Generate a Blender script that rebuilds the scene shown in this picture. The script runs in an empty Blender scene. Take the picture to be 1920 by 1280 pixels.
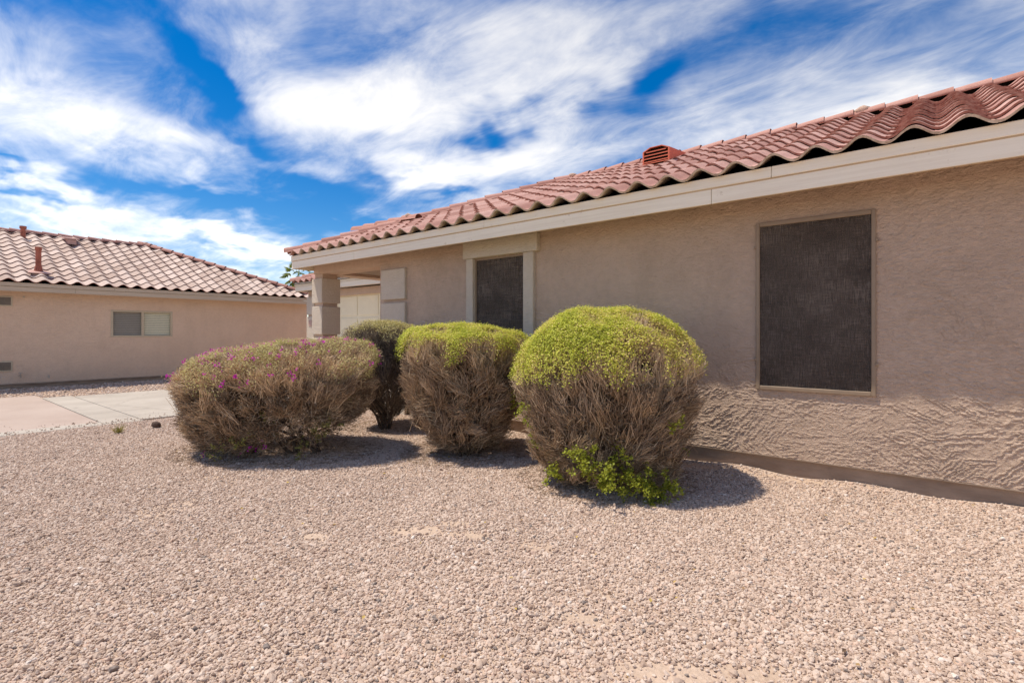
import bpy, bmesh, math, random
import numpy as np
from mathutils import Vector, Matrix
from math import radians, pi, sin, cos, atan2, asin

scene = bpy.context.scene
C = scene.collection
random.seed(7)
rng = np.random.default_rng(11)

# ------------------------------------------------------------------ camera
CAM_H = 1.3
VIEW_AZ = radians(129.406)
VDIR = np.array([cos(VIEW_AZ), sin(VIEW_AZ)])
RDIR = np.array([sin(VIEW_AZ), -cos(VIEW_AZ)])
cam_data = bpy.data.cameras.new('camera')
cam_data.sensor_width = 36.0
cam_data.lens = 967.0 / 1920.0 * 36.0
cam_data.shift_y = -17.0 / 1920.0
cam_data.clip_start = 0.05
cam_data.clip_end = 3000.0
cam = bpy.data.objects.new('camera', cam_data)
C.objects.link(cam)
cam.location = (0, 0, CAM_H)
cam.rotation_euler = (radians(90), 0, VIEW_AZ - radians(90))
scene.camera = cam

# ------------------------------------------------------------------ sun and sky
SUN = Vector((-0.385, -0.245, 1.0)).normalized()
SUN_EL = asin(SUN.z)
SUN_AZ = atan2(SUN.y, SUN.x)
sl = bpy.data.lights.new('sun', 'SUN')
sl.energy = 2.0
sl.angle = radians(0.6)
sl.color = (1.0, 0.915, 0.78)
so = bpy.data.objects.new('sun', sl)
C.objects.link(so)
so.rotation_euler = SUN.to_track_quat('Z', 'Y').to_euler()
so.location = (0, 0, 20)

world = bpy.data.worlds.new('World')
scene.world = world
world.use_nodes = True
world.cycles.sampling_method = 'MANUAL'
world.cycles.sample_map_resolution = 512
wt = world.node_tree
wt.nodes.clear()


def wn(kind, **kw):
    n = wt.nodes.new(kind)
    for k, v in kw.items():
        setattr(n, k, v)
    return n


def wmath(op, a, b=None, c=None, clamp=False):
    n = wt.nodes.new('ShaderNodeMath')
    n.operation = op
    n.use_clamp = clamp
    for i, x in enumerate((a, b, c)):
        if x is None:
            continue
        if isinstance(x, (int, float)):
            n.inputs[i].default_value = x
        else:
            wt.links.new(x, n.inputs[i])
    return n.outputs[0]


sky = wn('ShaderNodeTexSky', sky_type='NISHITA')
sky.sun_disc = False
sky.sun_elevation = SUN_EL
sky.sun_rotation = radians(90) - SUN_AZ
sky.altitude = 400
sky.air_density = 1.0
sky.dust_density = 0.6
sky.ozone_density = 3.0
hs = wn('ShaderNodeHueSaturation')
hs.inputs['Hue'].default_value = 0.505
hs.inputs['Saturation'].default_value = 1.52
hs.inputs['Value'].default_value = 0.63
wt.links.new(sky.outputs[0], hs.inputs['Color'])

tc = wn('ShaderNodeTexCoord')
sep = wn('ShaderNodeSeparateXYZ')
wt.links.new(tc.outputs['Generated'], sep.inputs[0])
az = wmath('ARCTAN2', sep.outputs[1], sep.outputs[0])
el = wmath('ARCSINE', sep.outputs[2])
azel = wn('ShaderNodeCombineXYZ')
wt.links.new(az, azel.inputs[0])
wt.links.new(el, azel.inputs[1])
# flat cloud deck seen in perspective
zc = wmath('ADD', wmath('MAXIMUM', sep.outputs[2], 0.0), 0.16)
deck = wn('ShaderNodeCombineXYZ')
wt.links.new(wmath('DIVIDE', sep.outputs[0], zc), deck.inputs[0])
wt.links.new(wmath('DIVIDE', sep.outputs[1], zc), deck.inputs[1])


def wnoise(vec, scale, detail, rough, dist, loc=(0, 0, 0), rot=0.0, scl=(1, 1, 1)):
    mp = wn('ShaderNodeMapping')
    mp.inputs['Location'].default_value = loc
    mp.inputs['Rotation'].default_value = (0, 0, rot)
    mp.inputs['Scale'].default_value = scl
    wt.links.new(vec, mp.inputs[0])
    n = wn('ShaderNodeTexNoise', noise_dimensions='3D')
    n.inputs['Scale'].default_value = scale
    n.inputs['Detail'].default_value = detail
    n.inputs['Roughness'].default_value = rough
    n.inputs['Distortion'].default_value = dist
    wt.links.new(mp.outputs[0], n.inputs['Vector'])
    return n


# warp the azimuth/elevation lookup so cloud banks have ragged edges
wrp = wnoise(deck.outputs[0], 1.9, 4, 0.60, 0.3, loc=(3, 1, 0))
wsub = wn('ShaderNodeVectorMath', operation='SUBTRACT')
wt.links.new(wrp.outputs['Color'], wsub.inputs[0])
wsub.inputs[1].default_value = (0.5, 0.5, 0.5)
wscl = wn('ShaderNodeVectorMath', operation='MULTIPLY')
wt.links.new(wsub.outputs[0], wscl.inputs[0])
wscl.inputs[1].default_value = (0.27, 0.16, 0.0)
wadd = wn('ShaderNodeVectorMath', operation='ADD')
wt.links.new(azel.outputs[0], wadd.inputs[0])
wt.links.new(wscl.outputs[0], wadd.inputs[1])

# cloud banks and clear gaps: (azimuth deg, elevation deg, half sizes deg, tilt deg, amount)
BANKS = [
    (126.4, 28.4, 19.3, 5.5, 0, 0.50),
    (144.5, 23.1, 13.2, 2.3, 4, 0.34),
    (164.9, 17.4, 10.6, 1.8, 3, 0.36),
    (172.4, 20.5, 7.3, 3.4, 0, 0.03),
    (138.8, 16.6, 6.3, 2.1, 23, 0.30),
    (129.4, 17.9, 8.9, 2.9, 0, 0.36),
    (171.1, 12.9, 4.0, 0.7, 4, 0.36),
    (166.8, 10.3, 5.6, 0.9, 4, 0.36),
    (157.7, 8.6, 7.8, 0.9, 3, 0.34),
    (172.4, 8.7, 3.8, 0.6, 0, 0.18),
    (91.2, 19.0, 8.8, 5.0, 0, 0.28),
    (101.1, 18.8, 7.4, 2.8, -10, 0.26),
    (118.3, 21.2, 5.1, 2.0, 0, 0.12),
    (153.9, 7.7, 6.9, 0.8, 0, 0.30),
    (161.7, 25.0, 8.1, 1.7, 37, -0.40),
    (170.0, 24.6, 8.2, 2.6, 11, -0.24),
    (110.6, 26.7, 10.6, 3.6, -8, -0.22),
    (157.7, 22.2, 3.2, 1.3, 20, -0.42),
    (133.8, 21.0, 2.6, 1.9, 0, -0.75),
    (150.6, 15.4, 5.7, 1.4, 5, -0.62),
    (151.9, 12.3, 8.6, 1.6, 4, -0.62),
    (162.5, 13.5, 6.2, 0.7, 7, -0.40),
    (173.6, 13.5, 3.0, 0.4, 10, -0.40),
    (173.3, 11.4, 2.2, 0.4, 0, -0.36),
    (144.5, 17.6, 1.9, 1.1, 0, -0.34),
    (137.1, 15.0, 3.2, 0.8, -5, -0.55),
    (113.5, 25.7, 4.4, 1.6, -17, -0.62),
    (120.0, 24.6, 2.9, 1.5, -26, -0.36),
    (104.9, 27.9, 9.3, 2.5, 0, -0.26),
    (129.1, 21.9, 2.1, 1.0, 0, -0.30),
    (162.5, 10.0, 5.0, 0.6, 3, -0.26),
    (153.1, 18.7, 3.0, 0.6, 0, -0.25),
    (127.0, 24.1, 1.8, 0.9, 0, -0.20),
]
# each bank is a soft ellipse: exp(-quadratic form of azimuth and elevation)
wsep = wn('ShaderNodeSeparateXYZ')
wt.links.new(wadd.outputs[0], wsep.inputs[0])
wx_, wy_ = wsep.outputs[0], wsep.outputs[1]
quad = wn('ShaderNodeCombineXYZ')
wt.links.new(wmath('MULTIPLY', wx_, wx_), quad.inputs[0])
wt.links.new(wmath('MULTIPLY', wx_, wy_), quad.inputs[1])
wt.links.new(wmath('MULTIPLY', wy_, wy_), quad.inputs[2])
lin = wn('ShaderNodeCombineXYZ')
wt.links.new(wx_, lin.inputs[0])
wt.links.new(wy_, lin.inputs[1])
lin.inputs[2].default_value = 1.0
total = None
for (a_, e_, sa, se, tl, am) in BANKS:
    a0, e0, sa, se, tl = (radians(q_) for q_ in (a_, e_, sa, se, tl))
    ct, st_ = cos(tl), sin(tl)
    k_ = 1.08
    A_ = (ct * ct / sa ** 2 + st_ * st_ / se ** 2) * k_
    B_ = 2 * ct * st_ * (1 / sa ** 2 - 1 / se ** 2) * k_
    C_ = (st_ * st_ / sa ** 2 + ct * ct / se ** 2) * k_
    D_, E_, F_ = -2 * A_ * a0 - B_ * e0, -2 * C_ * e0 - B_ * a0, A_ * a0 * a0 + B_ * a0 * e0 + C_ * e0 * e0
    d1 = wn('ShaderNodeVectorMath', operation='DOT_PRODUCT')
    wt.links.new(quad.outputs[0], d1.inputs[0])
    d1.inputs[1].default_value = (-A_, -B_, -C_)
    d2 = wn('ShaderNodeVectorMath', operation='DOT_PRODUCT')
    wt.links.new(lin.outputs[0], d2.inputs[0])
    d2.inputs[1].default_value = (-D_, -E_, -F_)
    ex = wmath('EXPONENT', wmath('ADD', d1.outputs['Value'], d2.outputs['Value']))
    total = wmath('MULTIPLY_ADD', ex, am * (0.92 if am > 0 else 0.74), total if total is not None else 0.0)

n1 = wnoise(deck.outputs[0], 1.1, 6, 0.58, 0.35, loc=(1.3, 4.2, 0), rot=0.5, scl=(1.0, 1.5, 1))
n2 = wnoise(deck.outputs[0], 3.2, 6, 0.64, 0.6, loc=(7.3, 2.2, 0), rot=0.7, scl=(0.8, 1.6, 1))
n3 = wnoise(deck.outputs[0], 0.35, 1, 0.5, 0.0, loc=(2.0, 9.0, 0))
base = wmath('MULTIPLY_ADD', n1.outputs['Fac'], 0.80, -0.10)
base = wmath('MULTIPLY_ADD', n2.outputs['Fac'], 0.58, base)
base = wmath('MULTIPLY_ADD', n3.outputs['Fac'], 0.25, base)
dens = wmath('ADD', base, wmath('MULTIPLY', total, 0.80))
mrd = wn('ShaderNodeMapRange', interpolation_type='SMOOTHERSTEP')
mrd.inputs['From Min'].default_value = 0.44
mrd.inputs['From Max'].default_value = 1.24
wt.links.new(dens, mrd.inputs['Value'])
cover = wmath('MULTIPLY', mrd.outputs[0], 0.97)
# thin cloud glows with the sky behind it, so it brightens toward the sun as real cirrus does
lum = wn('ShaderNodeRGBToBW')
wt.links.new(sky.outputs[0], lum.inputs[0])
cr = wmath('MULTIPLY_ADD', lum.outputs[0], 0.95, 3.45)
ccol = wn('ShaderNodeCombineXYZ')
wt.links.new(wmath('MULTIPLY', cr, 1.0), ccol.inputs[0])
wt.links.new(wmath('MULTIPLY', cr, 0.975), ccol.inputs[1])
wt.links.new(wmath('MULTIPLY', cr, 0.945), ccol.inputs[2])
mixc = wn('ShaderNodeMixRGB')
wt.links.new(cover, mixc.inputs[0])
wt.links.new(hs.outputs[0], mixc.inputs[1])
wt.links.new(ccol.outputs[0], mixc.inputs[2])
bg = wn('ShaderNodeBackground')
bg.inputs['Strength'].default_value = 0.085
wt.links.new(mixc.outputs[0], bg.inputs['Color'])
wout = wn('ShaderNodeOutputWorld')
wt.links.new(bg.outputs[0], wout.inputs['Surface'])

vs = scene.view_settings
vs.view_transform = 'Standard'
vs.look = 'None'
vs.exposure = 1.26
vs.gamma = 1.0
vs.use_curve_mapping = False
scene.cycles.max_bounces = 5
scene.cycles.diffuse_bounces = 3
scene.cycles.glossy_bounces = 2
scene.cycles.transmission_bounces = 2
scene.cycles.transparent_max_bounces = 6
scene.cycles.caustics_reflective = False
scene.cycles.caustics_refractive = False


# ------------------------------------------------------------------ helpers
def tag(o, label=None, cat=None, group=None, kind=None):
    if label:
        o['label'] = label
    if cat:
        o['category'] = cat
    if group:
        o['group'] = group
    if kind:
        o['kind'] = kind
    return o


def empty(name, loc):
    o = bpy.data.objects.new(name, None)
    o.empty_display_size = 0.2
    C.objects.link(o)
    o.location = loc
    return o


def link(name, me, parent=None, mat=None):
    o = bpy.data.objects.new(name, me)
    C.objects.link(o)
    if mat is not None:
        for m in (mat if isinstance(mat, (list, tuple)) else [mat]):
            me.materials.append(m)
    if parent is not None:
        o.parent = parent
        o.matrix_parent_inverse = Matrix.Translation(-parent_world(parent))
    return o


def parent_world(p):
    v = Vector((0, 0, 0))
    while p is not None:
        v = v + Vector(p.location)
        if p.parent is not None:
            v = v + p.matrix_parent_inverse.translation
        p = p.parent
    return v


def mesh_np(name, verts, quads=None, tris=None, smooth=False, attrs=None, mat_idx=None):
    verts = np.asarray(verts, dtype=np.float32).reshape(-1, 3)
    me = bpy.data.meshes.new(name)
    loops, starts, totals = [], [], []
    n = 0
    if quads is not None and len(quads):
        q = np.asarray(quads, dtype=np.int32).reshape(-1, 4)
        loops.append(q.ravel())
        starts.append(np.arange(len(q)) * 4)
        totals.append(np.full(len(q), 4))
        n = len(q) * 4
    if tris is not None and len(tris):
        t = np.asarray(tris, dtype=np.int32).reshape(-1, 3)
        loops.append(t.ravel())
        starts.append(n + np.arange(len(t)) * 3)
        totals.append(np.full(len(t), 3))
    loops = np.concatenate(loops).astype(np.int32)
    starts = np.concatenate(starts).astype(np.int32)
    me.vertices.add(len(verts))
    me.vertices.foreach_set('co', verts.ravel())
    me.loops.add(len(loops))
    me.loops.foreach_set('vertex_index', loops)
    me.polygons.add(len(starts))
    me.polygons.foreach_set('loop_start', starts)
    if mat_idx is not None:
        me.polygons.foreach_set('material_index', np.asarray(mat_idx, dtype=np.int32))
    me.polygons.foreach_set('use_smooth', np.full(len(starts), smooth) if isinstance(smooth, bool) else np.asarray(smooth))
    me.update(calc_edges=True)
    if attrs:
        for k, a in attrs.items():
            at = me.attributes.new(k, 'FLOAT', 'POINT')
            at.data.foreach_set('value', np.asarray(a, dtype=np.float32).ravel())
    return me


class MB:
    """collects boxes, prisms and tubes into one mesh"""

    def __init__(self):
        self.bm = bmesh.new()

    def box(self, x0, x1, y0, y1, z0, z1, bevel=0.0):
        b2 = bmesh.new()
        vs_ = [b2.verts.new(p) for p in ((x0, y0, z0), (x1, y0, z0), (x1, y1, z0), (x0, y1, z0),
                                          (x0, y0, z1), (x1, y0, z1), (x1, y1, z1), (x0, y1, z1))]
        for f in ((0, 3, 2, 1), (4, 5, 6, 7), (0, 1, 5, 4), (1, 2, 6, 5), (2, 3, 7, 6), (3, 0, 4, 7)):
            b2.faces.new([vs_[i] for i in f])
        if bevel > 0:
            bmesh.ops.bevel(b2, geom=list(b2.edges), offset=bevel, segments=1, affect='EDGES')
        self._merge(b2)
        return self

    def _merge(self, b2):
        me = bpy.data.meshes.new('tmp')
        b2.to_mesh(me)
        b2.free()
        self.bm.from_mesh(me)
        bpy.data.meshes.remove(me)

    def poly(self, pts):
        self.bm.faces.new([self.bm.verts.new(p) for p in pts])
        return self

    def prism(self, pts, vec):
        v = Vector(vec)
        a = [self.bm.verts.new(p) for p in pts]
        b = [self.bm.verts.new(Vector(p) + v) for p in pts]
        n = len(pts)
        self.bm.faces.new(a[::-1])
        self.bm.faces.new(b)
        for i in range(n):
            self.bm.faces.new((a[i], a[(i + 1) % n], b[(i + 1) % n], b[i]))
        return self

    def tube(self, pts, rad, sides=10, cap=True):
        pts = [Vector(p) for p in pts]
        rads = rad if isinstance(rad, (list, tuple)) else [rad] * len(pts)
        rings = []
        for i, p in enumerate(pts):
            t = (pts[min(i + 1, len(pts) - 1)] - pts[max(i - 1, 0)]).normalized()
            u = t.orthogonal().normalized()
            w = t.cross(u)
            rings.append([self.bm.verts.new(p + (u * cos(2 * pi * k / sides) + w * sin(2 * pi * k / sides)) * rads[i]) for k in range(sides)])
        for i in range(len(rings) - 1):
            for k in range(sides):
                self.bm.faces.new((rings[i][k], rings[i][(k + 1) % sides], rings[i + 1][(k + 1) % sides], rings[i + 1][k]))
        if cap:
            self.bm.faces.new(rings[0][::-1])
            self.bm.faces.new(rings[-1])
        return self

    def build(self, name, mat, parent=None, smooth=False):
        bmesh.ops.recalc_face_normals(self.bm, faces=list(self.bm.faces))
        me = bpy.data.meshes.new(name)
        self.bm.to_mesh(me)
        self.bm.free()
        if smooth:
            for p in me.polygons:
                p.use_smooth = True
        return link(name, me, parent, mat)


# numpy value noise -------------------------------------------------
def _hash(ix, iy, iz, seed):
    h = (ix.astype(np.int64) * 374761393 + iy.astype(np.int64) * 668265263 + iz.astype(np.int64) * 2147483647 + seed * 974711) & 0xFFFFFFFF
    h = ((h ^ (h >> 13)) * 1274126177) & 0xFFFFFFFF
    h = ((h ^ (h >> 16)) * 2246822519) & 0xFFFFFFFF
    h = h ^ (h >> 15)
    return (h & 0xFFFFFF) / float(0xFFFFFF)


def noise2(x, y, seed=0):
    x = np.asarray(x, dtype=np.float64)
    y = np.asarray(y, dtype=np.float64)
    ix = np.floor(x)
    iy = np.floor(y)
    fx = x - ix
    fy = y - iy
    fx = fx * fx * (3 - 2 * fx)
    fy = fy * fy * (3 - 2 * fy)
    z = np.zeros_like(ix)
    a = _hash(ix, iy, z, seed)
    b = _hash(ix + 1, iy, z, seed)
    c = _hash(ix, iy + 1, z, seed)
    d = _hash(ix + 1, iy + 1, z, seed)
    return (a * (1 - fx) + b * fx) * (1 - fy) + (c * (1 - fx) + d * fx) * fy


def fbm2(x, y, seed=0, octv=3):
    t = 0
    amp = 0.5
    for i in range(octv):
        t = t + amp * noise2(x * 2 ** i, y * 2 ** i, seed + i * 17)
        amp *= 0.5
    return t / (1 - 0.5 ** octv)


def sstep(a, b, x):
    t = np.clip((x - a) / (b - a), 0, 1)
    return t * t * (3 - 2 * t)


# ------------------------------------------------------------------ materials
def srgb(r, g, b):
    f = lambda c: (c / 255 / 12.92) if c / 255 <= 0.04045 else ((c / 255 + 0.055) / 1.055) ** 2.4
    return (f(r), f(g), f(b), 1.0)


class Mat:
    def __init__(self, name, rough=0.9, spec=0.3):
        self.m = bpy.data.materials.new(name)
        self.m.use_nodes = True
        self.t = self.m.node_tree
        self.t.nodes.clear()
        self.out = self.n('ShaderNodeOutputMaterial')
        self.b = self.n('ShaderNodeBsdfPrincipled')
        self.b.inputs['Roughness'].default_value = rough
        self.b.inputs['Specular IOR Level'].default_value = spec
        self.l(self.b.outputs[0], self.out.inputs['Surface'])
        self._co = None

    def n(self, kind, **kw):
        nd = self.t.nodes.new(kind)
        for k, v in kw.items():
            setattr(nd, k, v)
        return nd

    def l(self, a, b):
        self.t.links.new(a, b)

    def pos(self):
        if self._co is None:
            g = self.n('ShaderNodeNewGeometry')
            self._co = g.outputs['Position']
        return self._co

    def noise(self, scale, detail=3, rough=0.55, scl=(1, 1, 1), dist=0.0, vec=None, loc=(0, 0, 0)):
        mp = self.n('ShaderNodeMapping')
        mp.inputs['Scale'].default_value = scl
        mp.inputs['Location'].default_value = loc
        self.l(vec if vec is not None else self.pos(), mp.inputs[0])
        nd = self.n('ShaderNodeTexNoise')
        nd.inputs['Scale'].default_value = scale
        nd.inputs['Detail'].default_value = detail
        nd.inputs['Roughness'].default_value = rough
        nd.inputs['Distortion'].default_value = dist
        self.l(mp.outputs[0], nd.inputs['Vector'])
        return nd.outputs['Fac']

    def voro(self, scale, feature='F1', vec=None):
        nd = self.n('ShaderNodeTexVoronoi', feature=feature)
        nd.inputs['Scale'].default_value = scale
        self.l(vec if vec is not None else self.pos(), nd.inputs['Vector'])
        return nd

    def ramp(self, fac, stops):
        r = self.n('ShaderNodeValToRGB')
        e = r.color_ramp.elements
        while len(e) < len(stops):
            e.new(0.5)
        for i, (p, c) in enumerate(stops):
            e[i].position = p
            e[i].color = c
        self.l(fac, r.inputs[0])
        return r.outputs[0]

    def mix(self, fac, a, b, mode='MIX'):
        m = self.n('ShaderNodeMixRGB', blend_type=mode)
        for i, x in enumerate((fac, a, b)):
            if isinstance(x, (int, float)):
                m.inputs[i].default_value = x
            elif isinstance(x, tuple):
                m.inputs[i].default_value = x
            else:
                self.l(x, m.inputs[i])
        return m.outputs[0]

    def math(self, op, a, b=None, c=None, clamp=False):
        m = self.n('ShaderNodeMath', operation=op)
        m.use_clamp = clamp
        for i, x in enumerate((a, b, c)):
            if x is None:
                continue
            if isinstance(x, (int, float)):
                m.inputs[i].default_value = x
            else:
                self.l(x, m.inputs[i])
        return m.outputs[0]

    def attr(self, name, typ='GEOMETRY'):
        a = self.n('ShaderNodeAttribute', attribute_type=typ)
        a.attribute_name = name
        return a.outputs['Fac']

    def objrand(self):
        return self.n('ShaderNodeObjectInfo').outputs['Random']

    def color(self, c):
        if isinstance(c, tuple):
            self.b.inputs['Base Color'].default_value = c
        else:
            self.l(c, self.b.inputs['Base Color'])

    def bump(self, h, strength=0.5, dist=0.01):
        bn = self.n('ShaderNodeBump')
        bn.inputs['Strength'].default_value = strength
        bn.inputs['Distance'].default_value = dist
        self.l(h, bn.inputs['Height'])
        self.l(bn.outputs[0], self.b.inputs['Normal'])


def stucco_mat(name, base, dark, bump_big=True, streak=1.0):
    M = Mat(name, 0.93, 0.15)
    n = M.noise(1.3, 4, 0.6)
    n2 = M.noise(14, 4, 0.6)
    n3 = M.noise(160, 2, 0.5)
    f = M.math('ADD', M.math('MULTIPLY', n, 0.6), M.math('MULTIPLY', n2, 0.4))
    c = M.ramp(f, [(0.38, dark), (0.60, base)])
    stn = M.noise(2.6, 5, 0.65, scl=(1, 1, 0.28), loc=(3, 8, 1))
    c = M.mix(M.math('MULTIPLY', M.ramp(stn, [(0.52, (0, 0, 0, 1)), (0.78, (1, 1, 1, 1))]), 0.28), c, tuple(x * 0.72 for x in dark[:3]) + (1,))
    c = M.mix(M.math('MULTIPLY', n3, 0.20), c, tuple(x * 0.6 for x in dark[:3]) + (1,))
    M.color(c)
    if bump_big:
        # trowel laps: cells of differing stroke direction
        warp = M.n('ShaderNodeVectorMath', operation='ADD')
        wnz = M.n('ShaderNodeTexNoise')
        wnz.inputs['Scale'].default_value = 5.0
        M.l(M.pos(), wnz.inputs['Vector'])
        wm = M.n('ShaderNodeVectorMath', operation='SCALE')
        M.l(wnz.outputs['Color'], wm.inputs[0])
        wm.inputs['Scale'].default_value = 0.25
        M.l(M.pos(), warp.inputs[0])
        M.l(wm.outputs[0], warp.inputs[1])
        h1 = M.noise(9, 5, 0.62, scl=(1, 1, 3.2), dist=1.4, vec=warp.outputs[0])
        h2 = M.noise(60, 3, 0.6)
        M.bump(M.math('ADD', h1, M.math('MULTIPLY', h2, 0.22)), 0.8, 0.02)
    else:
        h1 = M.noise(24, 5, 0.68, scl=(1, 1, 1.9), dist=0.8)
        h2 = M.noise(75, 4, 0.65)
        M.bump(M.math('ADD', h1, M.math('MULTIPLY', h2, 0.45)), 0.9, 0.028)
    return M.m


WALL_A, WALL_B = (0.71, 0.53, 0.405, 1), (0.60, 0.442, 0.332, 1)
m_wall = stucco_mat('stucco_taupe', WALL_A, WALL_B, bump_big=False)
m_wall_far = stucco_mat('stucco_taupe_trowelled', WALL_A, WALL_B)
m_trim = stucco_mat('stucco_cream_trim', (0.78, 0.675, 0.55, 1), (0.72, 0.615, 0.495, 1), bump_big=False)
m_nbwall = stucco_mat('stucco_sand', (0.81, 0.605, 0.45, 1), (0.745, 0.55, 0.405, 1))

M = Mat('foundation_paint', 0.9, 0.2)
n = M.noise(3, 5, 0.6, scl=(1, 1, 4))
M.color(M.ramp(n, [(0.3, (0.27, 0.195, 0.145, 1)), (0.7, (0.44, 0.33, 0.25, 1))]))
M.bump(M.noise(20, 5, 0.65), 0.5, 0.012)
m_found = M.m

M = Mat('fascia_paint', 0.55, 0.35)
g = M.noise(6, 5, 0.6, scl=(0.25, 1, 6))
g2 = M.noise(2.2, 3, 0.6)
c = M.ramp(g, [(0.25, (0.82, 0.715, 0.56, 1)), (0.6, (0.92, 0.825, 0.67, 1))])
spot = M.ramp(M.noise(9, 4, 0.7), [(0.63, (0, 0, 0, 1)), (0.70, (1, 1, 1, 1))])
c = M.mix(M.math('MULTIPLY', spot, 0.40), c, (0.50, 0.38, 0.25, 1))
M.color(c)
M.bump(M.math('ADD', g, M.noise(120, 2, 0.5, scl=(0.1, 1, 1))), 0.25, 0.004)
m_fascia = M.m

M = Mat('fascia_weathered_grey_tan', 0.7, 0.3)
g = M.noise(5, 5, 0.6, scl=(1, 0.25, 6))
M.color(M.ramp(g, [(0.25, (0.48, 0.385, 0.29, 1)), (0.65, (0.60, 0.50, 0.385, 1))]))
m_nbfascia = M.m

M = Mat('raw_bare_wood_edge', 0.8, 0.2)
M.color(M.ramp(M.noise(8, 4, 0.6, scl=(0.2, 1, 1)), [(0.3, (0.46, 0.30, 0.16, 1)), (0.7, (0.62, 0.45, 0.28, 1))]))
m_edge = M.m


def tile_mats(prefix, top_a, top_b, top_c, edge_a, edge_b):
    M = Mat(prefix + '_top', 0.85, 0.25)
    isl = M.n('ShaderNodeNewGeometry').outputs['Random Per Island']
    rnd = M.math('FRACT', M.math('ADD', M.objrand(), isl))
    n = M.noise(7, 5, 0.65)
    n2 = M.noise(55, 3, 0.6)
    c = M.ramp(n, [(0.32, top_a), (0.52, top_b), (0.72, top_c)])
    c = M.mix(0.62, c, M.ramp(rnd, [(0.0, tuple(x * 0.82 for x in top_a[:3]) + (1,)), (0.45, top_b), (0.8, top_c), (1.0, tuple(min(1, x * 1.12) for x in top_c[:3]) + (1,))]))
    c = M.mix(M.math('MULTIPLY', M.ramp(n2, [(0.42, (0, 0, 0, 1)), (0.62, (1, 1, 1, 1))]), 0.28), c, tuple(x * 0.62 for x in top_a[:3]) + (1,))
    M.color(c)
    M.bump(M.noise(90, 3, 0.6), 0.4, 0.003)
    E_ = Mat(prefix + '_edge', 0.9, 0.2)
    E_.color(E_.ramp(E_.noise(22, 3, 0.6), [(0.35, edge_a), (0.65, edge_b)]))
    return M.m, E_.m


m_tile, m_tile_edge = tile_mats('clay_tile', (0.40, 0.20, 0.158, 1), (0.52, 0.288, 0.235, 1), (0.61, 0.395, 0.335, 1),
                                (0.30, 0.128, 0.096, 1), (0.47, 0.285, 0.228, 1))
_, m_tile_mortar = tile_mats('clay_tile_eave', (0.40, 0.20, 0.158, 1), (0.52, 0.288, 0.235, 1), (0.61, 0.395, 0.335, 1),
                             (0.40, 0.29, 0.22, 1), (0.62, 0.51, 0.42, 1))
m_ntile, m_ntile_edge = tile_mats('faded_tile', (0.49, 0.355, 0.29, 1), (0.60, 0.465, 0.395, 1), (0.68, 0.55, 0.48, 1),
                                  (0.20, 0.08, 0.06, 1), (0.33, 0.15, 0.12, 1))
m_cap, m_cap_edge = tile_mats('ridge_tile', (0.43, 0.205, 0.158, 1), (0.51, 0.265, 0.21, 1), (0.56, 0.32, 0.262, 1),
                              (0.24, 0.095, 0.07, 1), (0.33, 0.16, 0.125, 1))


def plain(name, col, rough=0.8, spec=0.3, var=0.12, scale=12, metal=0.0, bump=0.0):
    M = Mat(name, rough, spec)
    n = M.noise(scale, 4, 0.6)
    M.color(M.ramp(n, [(0.3, tuple(x * (1 - var) for x in col[:3]) + (1,)), (0.7, tuple(min(1, x * (1 + var)) for x in col[:3]) + (1,))]))
    M.b.inputs['Metallic'].default_value = metal
    if bump:
        M.bump(M.noise(scale * 6, 3, 0.6), 0.5, bump)
    return M.m


m_deck = plain('roof_felt_dark', (0.025, 0.022, 0.02, 1), 0.95, 0.1)
m_vent = plain('red_painted_metal', (0.64, 0.15, 0.075, 1), 0.55, 0.4, 0.10, 9)
m_soffit = plain('soffit_paint', (0.36, 0.275, 0.21, 1), 0.9)
m_mortar = plain('mortar', (0.55, 0.38, 0.29, 1), 0.95, 0.1, 0.2, 40, bump=0.01)
m_frame = plain('bronze_tan_frame', (0.30, 0.215, 0.145, 1), 0.5, 0.4, 0.06)
m_nbframe = plain('almond_window_frame', (0.55, 0.46, 0.33, 1), 0.5, 0.4, 0.06)
m_cream_door = plain('cream_door_paint', (0.93, 0.83, 0.60, 1), 0.6, 0.3, 0.04, 3)
m_blind = plain('ivory_blind_slats', (0.96, 0.88, 0.68, 1), 0.6, 0.3, 0.04)
m_blind_grey = plain('grey_blind_slats', (0.44, 0.39, 0.345, 1), 0.6, 0.3, 0.04)
m_blind_dim = plain('tan_roller_blind', (0.34, 0.27, 0.21, 1), 0.8)
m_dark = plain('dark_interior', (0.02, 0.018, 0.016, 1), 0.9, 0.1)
m_ventgrey = plain('grey_louvre', (0.15, 0.125, 0.105, 1), 0.7)
m_brass = plain('weathered_brass', (0.45, 0.40, 0.33, 1), 0.5, 0.5)
m_pipe = plain('rusty_red_pipe', (0.38, 0.12, 0.075, 1), 0.7, 0.3, 0.35, 7)
m_flash = plain('pink_flashing', (0.55, 0.33, 0.27, 1), 0.7, 0.3)
m_plaque = plain('red_clay_plaque', (0.58, 0.40, 0.33, 1), 0.7)

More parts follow.
